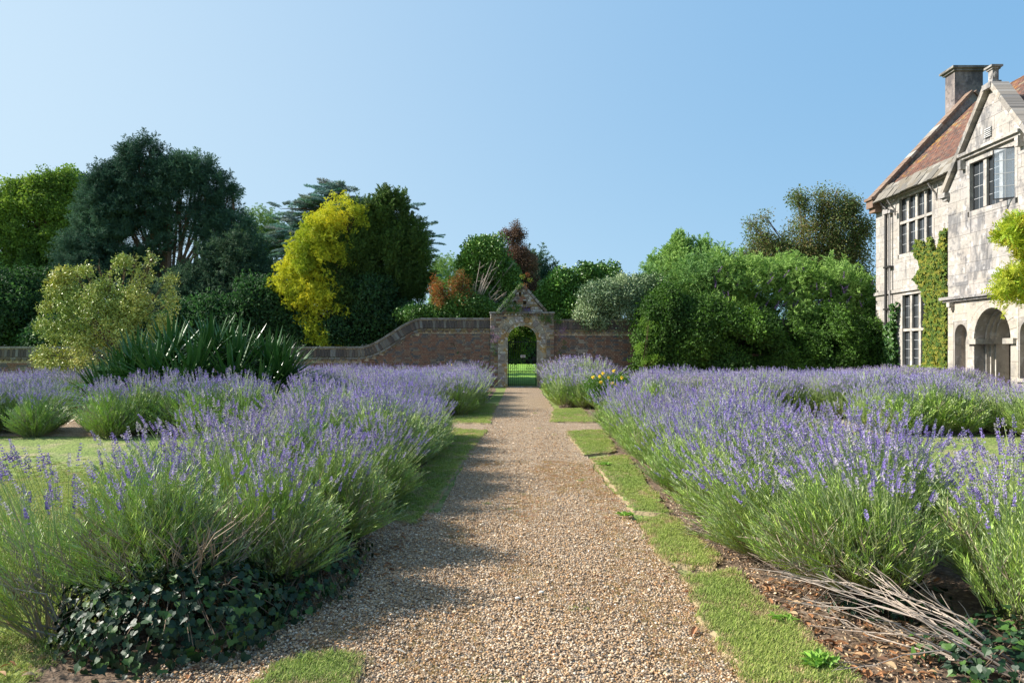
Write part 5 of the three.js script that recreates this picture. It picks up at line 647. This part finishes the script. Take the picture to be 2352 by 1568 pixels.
// o: r radius, h height, stems, shoots, fl florets per whorl, lean [x, z], el lowest elevation
function lavender(sd, o) {
  reseed(sd); const fo = new Tri(), fl = new Tri(), wo = new Tri(), lean = o.lean ?? [0, 0], hf = o.h * (o.hf ?? 0.62), w = o.w ?? 1;
  const dome = (f, u) => V(cos(f) * u * o.r * 0.72 + lean[0] * hf * 0.6, 0, sin(f) * u * o.r * 0.72 + lean[1] * hf * 0.6);
  const outDir = (f, u) => V(cos(f) * u * (o.spread ?? 0.75) + lean[0], 1 - 0.35 * u, sin(f) * u * (o.spread ?? 0.75) + lean[1]).add(V(R(-0.13, 0.13), 0, R(-0.13, 0.13))).normalize();
  for (let i = 0; i < o.shoots; i++) {                                    // leafy shoots
    const f = R(0, 2 * PI), u = pow(rnd(), 0.55), d = outDir(f, u * 1.15), low = rnd(), y = hf * (1 - 0.62 * u * u) * lerp(o.bare ?? 0.25, 0.85, low), b = dome(f, u * (0.55 + 0.45 * low)).setY(y), L = o.h * R(0.11, 0.33), k0 = kmix(rnd() < 0.4 ? kmix([0.23, 0.32, 0.13], [0.33, 0.40, 0.20], rnd()) : kmix(LAV.leaf, LAV.leaf2, rnd()), LAV.old, clamp((0.5 - low) * 1.0)), n = o.nl ?? 12;
    for (let j = 0; j < n; j++) { const g = j / n, p = b.clone().addScaledVector(d, L * g), a = R(0, 2 * PI), ld = d.clone().multiplyScalar(0.9).add(V(cos(a), R(-0.1, 0.3), sin(a)).multiplyScalar(0.55)).normalize(); fo.leaf(p, ld, V(R(-1, 1), 1, R(-1, 1)).normalize(), R(0.04, 0.068), 0.0056 * w, shade(k0, 0.22), 0.1); }
    fo.stem([b.clone().addScaledVector(d, -0.08), b.clone().addScaledVector(d, L)], 0.0022 * w, 0.001 * w, k0, 3);
  }
  for (let i = 0; i < o.stems; i++) {                                     // flower stalks
    const f = R(0, 2 * PI), u = pow(rnd(), 0.55), d = outDir(f, u * (o.topU ?? 0.72)), b = dome(f, u * (o.topU ?? 0.85)).setY(hf * (0.95 - 0.5 * u * u)), tipH = o.h * R(0.74, 1.06) * (1 - 0.24 * u * u), L = max(0.16, (tipH - b.y) / max(0.45, d.y)), e = b.clone().addScaledVector(d, L).add(V(R(-0.03, 0.03), 0, R(-0.03, 0.03))), m = b.clone().lerp(e, 0.5).add(V(d.x * -0.02, 0.01, d.z * -0.02)), k = shade(kmix(LAV.stem, LAV.stem2, rnd()), 0.15);
    fl.stem([b, m, e], 0.0017 * w, 0.0013 * w, k, 3);
    const ax = e.clone().sub(m).normalize(), sl = R(0.055, 0.105) * (o.sl ?? 1), nw = o.whorls, pk = pick(PURP), pk2 = rnd() < 0.35 ? pick([[0.48, 0.46, 0.48], [0.44, 0.44, 0.34]]) : pick(PURP), s0 = V(0, 0, 0).crossVectors(ax, V(0.3, 0.2, 1)).normalize(), s1 = V(0, 0, 0).crossVectors(ax, s0);
    for (let q = -1; q < nw; q++) { const yy = q < 0 ? -0.028 : sl * q / nw, rr = (q < 0 ? 0.0075 : lerp(0.0115, 0.006, q / nw)) * (o.sw ?? 1); for (let z = 0; z < o.fl; z++) { const a = R(0, 2 * PI), od = s0.clone().multiplyScalar(cos(a)).addScaledVector(s1, sin(a)), p = e.clone().addScaledVector(ax, yy + R(-0.003, 0.003)).addScaledVector(od, rr * 0.25); fl.leaf(p, od.clone().addScaledVector(ax, R(0.5, 1.3)).normalize(), ax, rr * R(0.95, 1.5), rr * R(0.7, 1.0), shade(rnd() < 0.6 ? pk : pk2, 0.22), -0.25); } }
  }
  for (let i = 0; i < (o.wood ?? 22); i++) { const f = R(0, 2 * PI), u = sqrt(rnd()), e = dome(f, u * 1.15).setY(hf * R(0.4, 0.8)), m = e.clone().multiplyScalar(0.5).add(V(R(-0.05, 0.05), R(-0.06, 0.04), R(-0.05, 0.05))); wo.stem([V(cos(f) * 0.05, -0.02, sin(f) * 0.05), m, e], 0.008, 0.003, shade(LAV.wood, 0.25), 4); for (let k = 0; k < 3; k++) { const b = m.clone().lerp(e, rnd()); wo.stem([b, b.clone().add(V(R(-0.1, 0.1), R(0.04, 0.16), R(-0.1, 0.1)))], 0.003, 0.0015, shade(LAV.wood, 0.3), 3); } }
  return { foliage: fo.geo(), flower_stems: fl.geo(), woody_stems: wo.geo() };
}
M.lavLeaf = leafMat(0, { roughness: 0.45, specularIntensity: 0.7, color: C(1.2, 1.13, 1.16) }); M.lavFlower = leafMat(0.25); M.lavWood = std({ vertexColors: true });
const LM = { foliage: M.lavLeaf, flower_stems: M.lavFlower, woody_stems: M.lavWood };
const near = [0, 1, 2, 3].map(i => lavender(200 + i, { r: 0.5, h: 0.92, stems: [190, 140, 170, 110][i], shoots: 1150, nl: 13, whorls: 6, fl: 7, sl: 0.85, spread: 0.8, hf: 0.68, topU: 0.7, bare: 0.3, wood: 40 }));
const front = [0, 1, 2].map(i => lavender(280 + i, { r: 0.5, h: 0.95, stems: [75, 95, 65][i], shoots: 1350, nl: 14, whorls: 6, fl: 8, sl: 0.9, spread: 0.75, topU: 0.5, bare: 0.54, wood: 150, hf: 0.74 }));
const mid = [0, 1, 2].map(i => lavender(220 + i, { r: 0.5, h: 0.9, stems: 210, shoots: 640, nl: 9, whorls: 4, fl: 6, w: 1.6, sw: 1.15, sl: 1.0 }));
const far = [0, 1, 2].map(i => lavender(240 + i, { r: 0.55, h: 0.88, stems: 260, shoots: 380, nl: 7, whorls: 3, fl: 5, w: 2.8, sw: 1.5, sl: 1.05, wood: 10 }));
const greenish = [0, 1].map(i => lavender(260 + i, { r: 0.55, h: 0.95, stems: 75, shoots: 700, nl: 9, whorls: 4, fl: 6, w: 2.2, sw: 1.4, wood: 40, bare: 0.1, topU: 0.4, hf: 0.7 }));
function lavPlant(geo, label, x, z, s, turn, tilt = [0, 0], group, y = 0) { const o = thing('lavender_plant', label, 'lavender', [x, y, z], 0, group); o.rotation.set(tilt[1], turn, tilt[0], 'XZY'); o.scale.setScalar(s); for (const k in geo) mesh(k, geo[k], LM[k], o, { kind: 'stuff' }); return o; }
function lavBed(label, pts, protos, hScale = () => 1) {                  // pts: [x, z]
  const o = thing('lavender_hedge', label, 'lavender hedge', [pts.reduce((s, p) => s + p[0], 0) / pts.length, 0, pts.reduce((s, p) => s + p[1], 0) / pts.length]), L = protos.map(() => []);
  pts.forEach(([x, z, s = 1, px = 0]) => { const b = fbm(x * 0.55, z * 0.55, 91, 3), g = fbm(x * 0.8, z * 0.8, 95, 3); L[floor(rnd() * protos.length)].push({ p: V(x - o.position.x, 0, z - o.position.z), q: qEuler(R(-0.07, 0.07), R(0, 6.3), R(-0.07, 0.07)), s: s * R(0.9, 1.1) * lerp(0.9, 1.1, b), c: C(lerp(0.9, 1.1, g), lerp(0.95, 1.08, g), lerp(0.85, 1.15, 1 - g)) }); });
  L.forEach((l, i) => { for (const k in protos[i]) copies(k, protos[i][k], LM[k], l, o); }); return o;
}
const gridPts = (poly, step, j = 0.35) => { const xs = poly.map(p => p[0]), zs = poly.map(p => p[1]), out = []; let r = 0; for (let z = max(...zs); z > min(...zs); z -= step, r++) for (let x = min(...xs) + (r % 2) * step / 2; x < max(...xs); x += step) { const X = x + R(-j, j) * step, Z = z + R(-j, j) * step; if (inside(poly, X, Z)) out.push([X, Z]); } return out; };
reseed(501);
// left near hedge: front plants one by one, the rest a bed
lavPlant(front[0], 'nearest left lavender plant at the front corner over the ivy', -1.95, -3.75, 1.0, 0.4, [0, 0.0]);
lavPlant(lavender(301, { r: 0.42, h: 0.95, stems: 80, shoots: 260, nl: 13, whorls: 6, fl: 9, lean: [-0.38, 0.05], spread: 0.55, bare: 0.3, wood: 16 }), 'open leaning lavender plant at the far left edge of the front hedge', -2.42, -3.55, 1.0, 0, [0, 0]);
lavPlant(front[1], 'front left lavender plant beside the gravel path', -1.5, -4.15, 0.92, 1.9, [-0.12, 0.05]);
lavPlant(front[2], 'tall left lavender plant standing against the lawn behind the front corner', -2.35, -4.4, 1.0, 3.4, [0.06, 0]);
lavPlant(front[1], 'left lavender plant with low stems arching out over the path', -1.4, -4.95, 0.95, 5.1, [-0.16, 0]);
{ const pts = [[-1.95, -4.85], [-2.4, -5.2], [-1.75, -5.5]]; for (let z = -5.7; z > -11.7; z -= 0.56) for (const x of [-1.42, -1.92, -2.4]) pts.push([x + R(-0.12, 0.12), z + R(-0.15, 0.15), (x > -1.5 ? 0.96 : 1.02) * R(0.88, 1.1)]); lavBed('lavender hedge along the left side of the path up to the cross path', pts, [near[0], near[1], near[2], near[3], front[0]]); }
lavBed('wide lavender bed left of the path between the cross path and wall', gridPts([[-4.3, -14.6], [-1.25, -14.6], [-1.1, -22.0], [-7.4, -22.0]], 0.56).map(([x, z]) => [x, z, 1.0]), far.concat([mid[1]]));
lavPlant(far[0], 'rounded lavender plant left of the path nearest the gate', -1.55, -23.2, 1.15, 0.5); lavPlant(far[1], 'lavender plant tucked behind the one left of the gate', -2.3, -23.7, 1.15, 2.5);
lavBed('greenish lavender hedge with sparse flowers in front of the yucca', gridPts([[-7.4, -11.5], [-3.3, -11.5], [-3.3, -13.0], [-7.4, -13.0]], 0.55, 0.2).map(([x, z]) => [x, z, 1.05]), [greenish[0], greenish[1], greenish[0], mid[2]]);
lavBed('low lavender hedge left of the gravel gap at the left edge', gridPts([[-11.5, -11.6], [-8.0, -11.6], [-8.2, -13.0], [-11.5, -13.0]], 0.55, 0.25).map(([x, z]) => [x, z, 0.92]), [mid[0], greenish[1], mid[1]]);
lavBed('farther lavender hedge behind the left edge hedge', gridPts([[-15, -16.3], [-9.6, -16.3], [-9.6, -18.2], [-15, -18.2]], 0.58, 0.25), [greenish[0], far[1], mid[2]]);
// right side
lavPlant(lavender(311, { r: 0.58, h: 1.0, stems: 200, shoots: 1500, nl: 14, whorls: 6, fl: 7, sl: 0.9, lean: [-0.34, 0.1], spread: 0.62, bare: 0.52, wood: 190 }), 'big lavender plant leaning towards the path at front right', 2.0, -4.05, 1.0, 0);
lavPlant(lavender(312, { r: 0.5, h: 1.04, stems: 190, shoots: 520, nl: 13, whorls: 6, fl: 8, lean: [0.18, 0.1], spread: 0.5, bare: 0.25, wood: 20 }), 'upright pale lavender plant at the right edge of the picture', 2.55, -3.45, 1.0, 0);
lavPlant(near[1], 'pale lavender plant partly cut by the right picture edge', 2.85, -3.95, 1.05, 3.0);
lavPlant(near[2], 'front right lavender plant beside bare woody stems', 1.72, -4.85, 0.95, 2.2, [0.18, 0.0]);
lavPlant(near[0], 'front right lavender plant with pale spikes before the lawn', 2.45, -4.75, 1.08, 4.2);
lavPlant(near[3], 'right lavender plant next to the third grass patch', 1.72, -5.65, 0.95, 0.9, [0.15, 0]);
{ const pts = [[2.35, -5.4], [2.8, -5.0]]; for (let z = -5.95; z > -11.9; z -= 0.58) for (const x of [1.72, 2.22, 2.75]) pts.push([x + R(-0.12, 0.12), z - (x < 1.8 ? 0.3 : 0) + R(-0.15, 0.15), (x < 1.8 ? 0.95 : 1.02) * R(0.86, 1.1)]); lavBed('lavender hedge along the right side of the path up to the cross path', pts, [near[0], near[1], near[2], near[3], front[1]]); }
lavBed('broad lavender bed right of the path in front of the dark hedge', gridPts([[2.7, -14.5], [9.4, -14.5], [9.8, -19.5], [3.1, -19.5]], 0.56), far.concat([mid[1]]));
lavBed('deep purple lavender patch in front of the house creeper', gridPts([[8.6, -17.2], [12.2, -17.4], [12.2, -20.2], [8.6, -20.2]], 0.56).map(([x, z]) => [x, z, 1.02]), [far[0], far[2]]);
lavBed('tall rounded lavender clump right of the path in front of the gate', [[1.25, -18.6, 1.3], [1.1, -17.6, 1.12], [1.8, -18.2, 1.28], [1.6, -17.2, 1.1], [2.2, -17.6, 1.1], [1.5, -19.4, 1.25], [2.2, -18.8, 1.15], [1.1, -20.2, 1.2], [2.0, -16.7, 1.0]], far);
lavBed('green lavender hedge on the right beyond the lawn', gridPts([[6.3, -11.5], [11, -11.5], [11, -13.0], [6.3, -13.0]], 0.55, 0.2).map(([x, z]) => [x, z, 1.0]), [greenish[0], greenish[1], mid[2]]);
// ---------------------------------------------------------------- ivy, bare twigs, litter, roses
const ivyLeaf = [0, 1].map(i => { const t = new Tri(), pts = [[0, 0], [0.32, -0.12], [0.55, 0.12], [0.42, 0.34], [0.36, 0.5], [0.12, 0.62], [0, 1], [-0.12, 0.62], [-0.36, 0.5], [-0.42, 0.34], [-0.55, 0.12], [-0.32, -0.12]], P = ([x, y]) => V(x, y, 0.12 * abs(x) - 0.14 * y * y * (i ? 1 : 0.4)), c = V(0, 0.3, -0.02); pts.forEach((p, k) => t.tri(c, P(p), P(pts[(k + 1) % pts.length]), [1, 1, 1])); return t.geo(); });
const ivyCols = [[0.009, 0.030, 0.011], [0.014, 0.042, 0.013], [0.02, 0.055, 0.015], [0.05, 0.11, 0.018], [0.011, 0.033, 0.015]], ivyMats = ivyCols.map(k => new THREE.MeshPhysicalMaterial({ vertexColors: true, color: C(...k), roughness: 0.46, side: THREE.DoubleSide, specularIntensity: 0.6 })), ivyAll = new THREE.MeshPhysicalMaterial({ vertexColors: true, roughness: 0.46, side: THREE.DoubleSide, specularIntensity: 0.6 });
function ivyMound(label, cx, cz, rx, rz, h, n, sd, ground_) {
  reseed(sd); const o = thing('ivy_mound', label, 'ivy', [cx, 0, cz]), L = [];
  for (let i = 0; i < n; i++) { const d = dirRand(0), sh = R(0.75, 1.05), b = 0.8 + 0.4 * fbm(d.x * 2.5 + 9, d.z * 2.5 + d.y * 2 + 9, sd, 3), p = V(d.x * rx * sh * b, max(0.01, pow(d.y, 0.7) * h * sh * b), d.z * rz * sh * b), nn = V(d.x / rx, d.y / h * 0.8 + 0.5, d.z / rz).normalize().addScaledVector(dirRand(), 0.55).normalize(); const up = V(R(-0.6, 0.6), -1, R(-0.6, 0.6)), yy = up.addScaledVector(nn, -up.dot(nn)).normalize(), q = new THREE.Quaternion().setFromRotationMatrix(new THREE.Matrix4().makeBasis(V(0, 0, 0).crossVectors(yy, nn), yy, nn)); L.push({ p, q, s: R(0.024, 0.05), c: floor(pow(rnd(), 1.2) * 4.99) % 5 }); }
  L.sort((a, b) => (b.p.z + b.p.y * 0.7) - (a.p.z + a.p.y * 0.7));
  L.slice(0, 300).forEach((l, i) => { const m = mesh('leaf', ivyLeaf[i % 2], ivyMats[l.c], o); m.position.copy(l.p); m.quaternion.copy(l.q); m.scale.setScalar(l.s); });
  [0, 1].forEach(k => copies('leaves', ivyLeaf[k], ivyAll, L.slice(300).filter((l, i) => i % 2 === k).map(l => ({ ...l, c: C(...ivyCols[l.c]) })), o));
  const t = new Tri(); for (let i = 0; i < 60; i++) { const f = R(0, 6.3), d = V(cos(f), 0, sin(f)); t.stem([V(0, 0.05, 0), V(d.x * rx * 0.5, h * 0.75, d.z * rz * 0.5), V(d.x * rx * 0.95, h * R(0.1, 0.6), d.z * rz * 0.95)], 0.005, 0.002, [0.16, 0.11, 0.07], 3); } mesh('stems', t.geo(), std({ vertexColors: true }), o);
  return o;
}
ivyMound('dark glossy ivy mound under the nearest left lavender', -1.74, -3.5, 0.52, 0.45, 0.40, 2400, 61);
ivyMound('lower trailing ivy along the path edge under the left lavender', -1.26, -4.3, 0.27, 0.75, 0.24, 900, 62);
ivyMound('dark ivy patch in the bottom right corner', 2.35, -3.15, 0.5, 0.34, 0.22, 900, 63);
ivyMound('small ivy patch in the shade below the big right lavender', 2.05, -3.85, 0.34, 0.22, 0.2, 320, 64);
{ // pale bare twigs
  reseed(71);
  const fan = (label, b, ends, n, k) => { const o = thing('bare_twigs', label, 'bare stems', [b[0], 0, b[1]]), t = new Tri(); for (let i = 0; i < n; i++) { const e = V(lerp(ends[0], ends[1], rnd()), R(ends[4], ends[5]), lerp(ends[2], ends[3], rnd())), m = e.clone().multiplyScalar(0.5).add(V(R(-0.12, 0.12), R(0.0, 0.12), R(-0.12, 0.12))); const kk = shade(k, 0.25); { const b0 = V(R(-0.04, 0.04), 0.02, R(-0.04, 0.04)), j = () => V(R(-0.03, 0.03), R(-0.025, 0.025), R(-0.03, 0.03)); t.stem([b0, b0.clone().lerp(m, 0.5).add(j()), m, m.clone().lerp(e, 0.35).add(j()), m.clone().lerp(e, 0.7).add(j()), e], 0.0055, 0.0016, kk, 4); } for (let j = 0; j < 5; j++) { const s = m.clone().lerp(e, R(-0.2, 0.9)), d = e.clone().sub(m).normalize().add(V(R(-0.5, 0.5), R(-0.1, 0.5), R(-0.5, 0.5))).multiplyScalar(R(0.06, 0.22)); t.stem([s, s.clone().addScaledVector(d, 0.5).add(V(0, R(-0.01, 0.02), 0)), s.clone().add(d)], 0.0028, 0.0011, kk, 3); } } mesh('twigs', t.geo(), std({ vertexColors: true }), o); };
  fan('pale dry bare stems sprawling over the soil at bottom right', [2.2, -3.02], [-1.0, -0.3, -0.8, 0.1, 0.04, 0.34], 20, [0.38, 0.31, 0.25]);
  fan('bare grey brown stems below the big right lavender', [2.1, -3.95], [-0.75, -0.3, -0.35, 0.35, 0.08, 0.35], 60, [0.36, 0.28, 0.22]);
  fan('sprawling dry stems at the foot of the right lavender row', [1.85, -5.3], [-0.6, -0.2, -0.2, 0.4, 0.02, 0.2], 34, [0.36, 0.29, 0.23]);
  fan('bare woody stems between ivy and the front left lavender', [-1.8, -3.62], [-0.5, 0.45, -0.25, 0.4, 0.3, 0.62], 44, [0.27, 0.21, 0.15]);
  fan('forked grey woody stems of the leaning left lavender', [-2.25, -3.5], [-0.6, -0.15, -0.1, 0.2, 0.3, 0.6], 16, [0.27, 0.23, 0.2]);
}
{ // fallen leaves
  reseed(72);
  const g = [0, 1, 2].map(i => { const t = new Tri(), n = 5; let pv = null; for (let k = 0; k <= n; k++) { const f = k / n, w = 0.26 * sin(PI * clamp(f * 0.92 + 0.06)) * (i === 1 ? 0.6 : 1), z = 0.3 * sin(f * 3 + i) * 0.4, r = [V(-w, z + w * (0.5 + i * 0.2), f), V(0, z - 0.02, f), V(w, z + w * 0.6, f)]; if (pv) { t.quad(pv[0], pv[1], r[1], r[0], [1, 1, 1]); t.quad(pv[1], pv[2], r[2], r[1], [0.93, 0.93, 0.93]); } pv = r; } return t.geo(); });
  const L = [[], [], []], cols = [[0.36, 0.17, 0.07], [0.30, 0.14, 0.06], [0.44, 0.27, 0.14], [0.22, 0.12, 0.07], [0.46, 0.33, 0.19]];
  const put = (x, z, s, y = 0.012) => L[floor(rnd() * 3)].push({ p: V(x, y + R(0, 0.012), z), q: qEuler(R(-0.4, 0.4), R(0, 6.3), R(-0.5, 0.5)), s, c: C(...shade(pick(cols), 0.25)) });
  for (let i = 0; i < 900; i++) { const a = ground(R(1600, 2150), R(1330, 1568)); if (inside(bedR, a[0], a[1]) && fbm(a[0] * 3, a[1] * 3, 13, 2) > 0.42) put(a[0], a[1], R(0.02, 0.065)); }
  for (let i = 0; i < 420; i++) { const x = R(1.15, 2.0), z = R(-8.5, -3.2); put(x, z, R(0.012, 0.04)); }
  for (let i = 0; i < 260; i++) { const x = R(-1.5, -0.75), z = R(-6, -2.9); put(x, z, R(0.02, 0.06)); }
  for (let i = 0; i < 60; i++) { const x = R(-0.7, 1.0), z = R(-6, -2.8); put(x, z, R(0.012, 0.04), 0.02); }
  for (let i = 0; i < 90; i++) { const x = R(-2.5, -1.3), z = R(-3.4, -2.6); put(x, z, R(0.02, 0.07)); }
  const o = thing('leaf_litter', 'dry brown fallen leaves scattered on the soil and path edges', 'fallen leaves'); o.userData.kind = 'stuff'; const m = leafMat(0.15); L.forEach((l, i) => copies('dry_leaves', g[i], m, l, o));
  // single curled leaves that stand out
  const big = (px, py, s, k, lb) => { const a = ground(px, py), o = tag(mesh(numbered('fallen_leaf'), g[1], leafMat(0.1, { color: C(...k) }), scene), lb, 'fallen leaf'); o.position.set(a[0], 0.025, a[1]); o.rotation.y = R(0, 6); o.scale.setScalar(s); };
  big(1040, 1335, 0.075, [0.5, 0.36, 0.2], 'single pale curled leaf lying on the middle of the path'); big(905, 1508, 0.06, [0.62, 0.55, 0.45], 'pale leaf on the gravel beside the bottom left grass tuft'); big(1600, 1455, 0.09, [0.40, 0.19, 0.09], 'reddish brown leaf on the gravel at the right turf edge'); big(1572, 1372, 0.07, [0.46, 0.2, 0.1], 'brown leaf in the gap between the two nearest right grass strips');
  for (const [x, z, lb] of [[-0.02, -4.0, 'white pebble on the middle of the path, larger of two'], [0.12, -4.1, 'white pebble just right of another on the path']]) { const q = new THREE.IcosahedronGeometry(0.0125, 1); q.scale(1.3, 0.6, 0.9); const p = tag(mesh(numbered('white_pebble'), q, std({ color: C(0.68, 0.65, 0.58), roughness: 0.8 }), scene), lb, 'pebble'); p.position.set(x, 0.025, z); }
}
{ // weeds on the strip, roses, far yellow flowers
  reseed(73);
  const weed = (label, px, py, n, s) => { const [x, z] = ground(px, py), o = thing('weed', label, 'weed', [x, 0.045, z]), t = new Tri(); for (let i = 0; i < n; i++) { const f = R(0, 6.3), d = V(cos(f), R(0.25, 0.9), sin(f)).normalize(); t.leaf(V(R(-0.05, 0.05) * s, 0, R(-0.05, 0.05) * s), d, V(0, 1, 0), R(0.05, 0.1) * s, 0.03 * s, shade([0.14, 0.26, 0.03], 0.25), 0.15, 0.25); } mesh('leaves', t.geo(), M.leaf, o); };
  weed('broad leaved green weed at the bottom of the nearest grass strip', 1885, 1545, 34, 1); weed('low weed growing in the middle of the nearest grass strip', 1800, 1440, 26, 0.7); weed('bright green weed between the second and third right grass patches', 1440, 1195, 50, 0.8); weed('bright green weed at the end of the small right grass patch', 1390, 1075, 40, 0.9);
  const rose = (label, pts, d, foot) => { const o = thing('rose_bush', label, 'rose bush', at(foot, CY, d).setY(0).toArray()), lg = GEO.privet[0]; const gl = []; for (let i = 0; i < 60; i++) { const p = at(R(min(...pts.map(p => p[0])) - 10, max(...pts.map(p => p[0])) + 10), R(872, 915), d + R(-0.3, 0.3)); gl.push({ p: p.sub(o.position), s: R(0.4, 0.7), c: C(1.1, 1.1, 1) }); } copies('leaves', lg, M.leaf, gl, o); pts.forEach(([x, y]) => { const t = new Tri(); for (let k = 0; k < 14; k++) { const dd = dirRand(0.1); t.leaf(V(0, 0, 0), dd, V(0, 1, 0.01), 0.05, 0.045, shade([0.62, 0.5, 0.07], 0.15), -0.3); } const m = mesh('flower', t.geo(), M.leaf, o); m.position.copy(at(x, y, d - 0.35).sub(o.position)); m.quaternion.copy(qUp(V(0, 0.6, 1))); const st = new Tri(); st.stem([V(R(-0.1, 0.1), 0.05, 0), m.position.clone().multiplyScalar(0.6), m.position.clone()], 0.008, 0.004, [0.12, 0.16, 0.05], 3); mesh('stem', st.geo(), std({ vertexColors: true }), o); }); };
  rose('yellow rose bush beside the tall lavender right of the gate', [[1385, 857], [1398, 868], [1410, 852], [1378, 865], [1428, 868], [1406, 880], [1380, 878], [1416, 884], [1436, 886], [1362, 866]], 15.7, 1402);
  rose('yellow roses behind the lavender below the left wall', [[1038, 838], [1035, 847], [1001, 846], [1056, 847], [1060, 851]], 24.9, 1030);
}
scene.traverse(o => { if (o.isMesh) { o.castShadow = true; o.receiveShadow = true; } });
renderer.render(scene, camera);
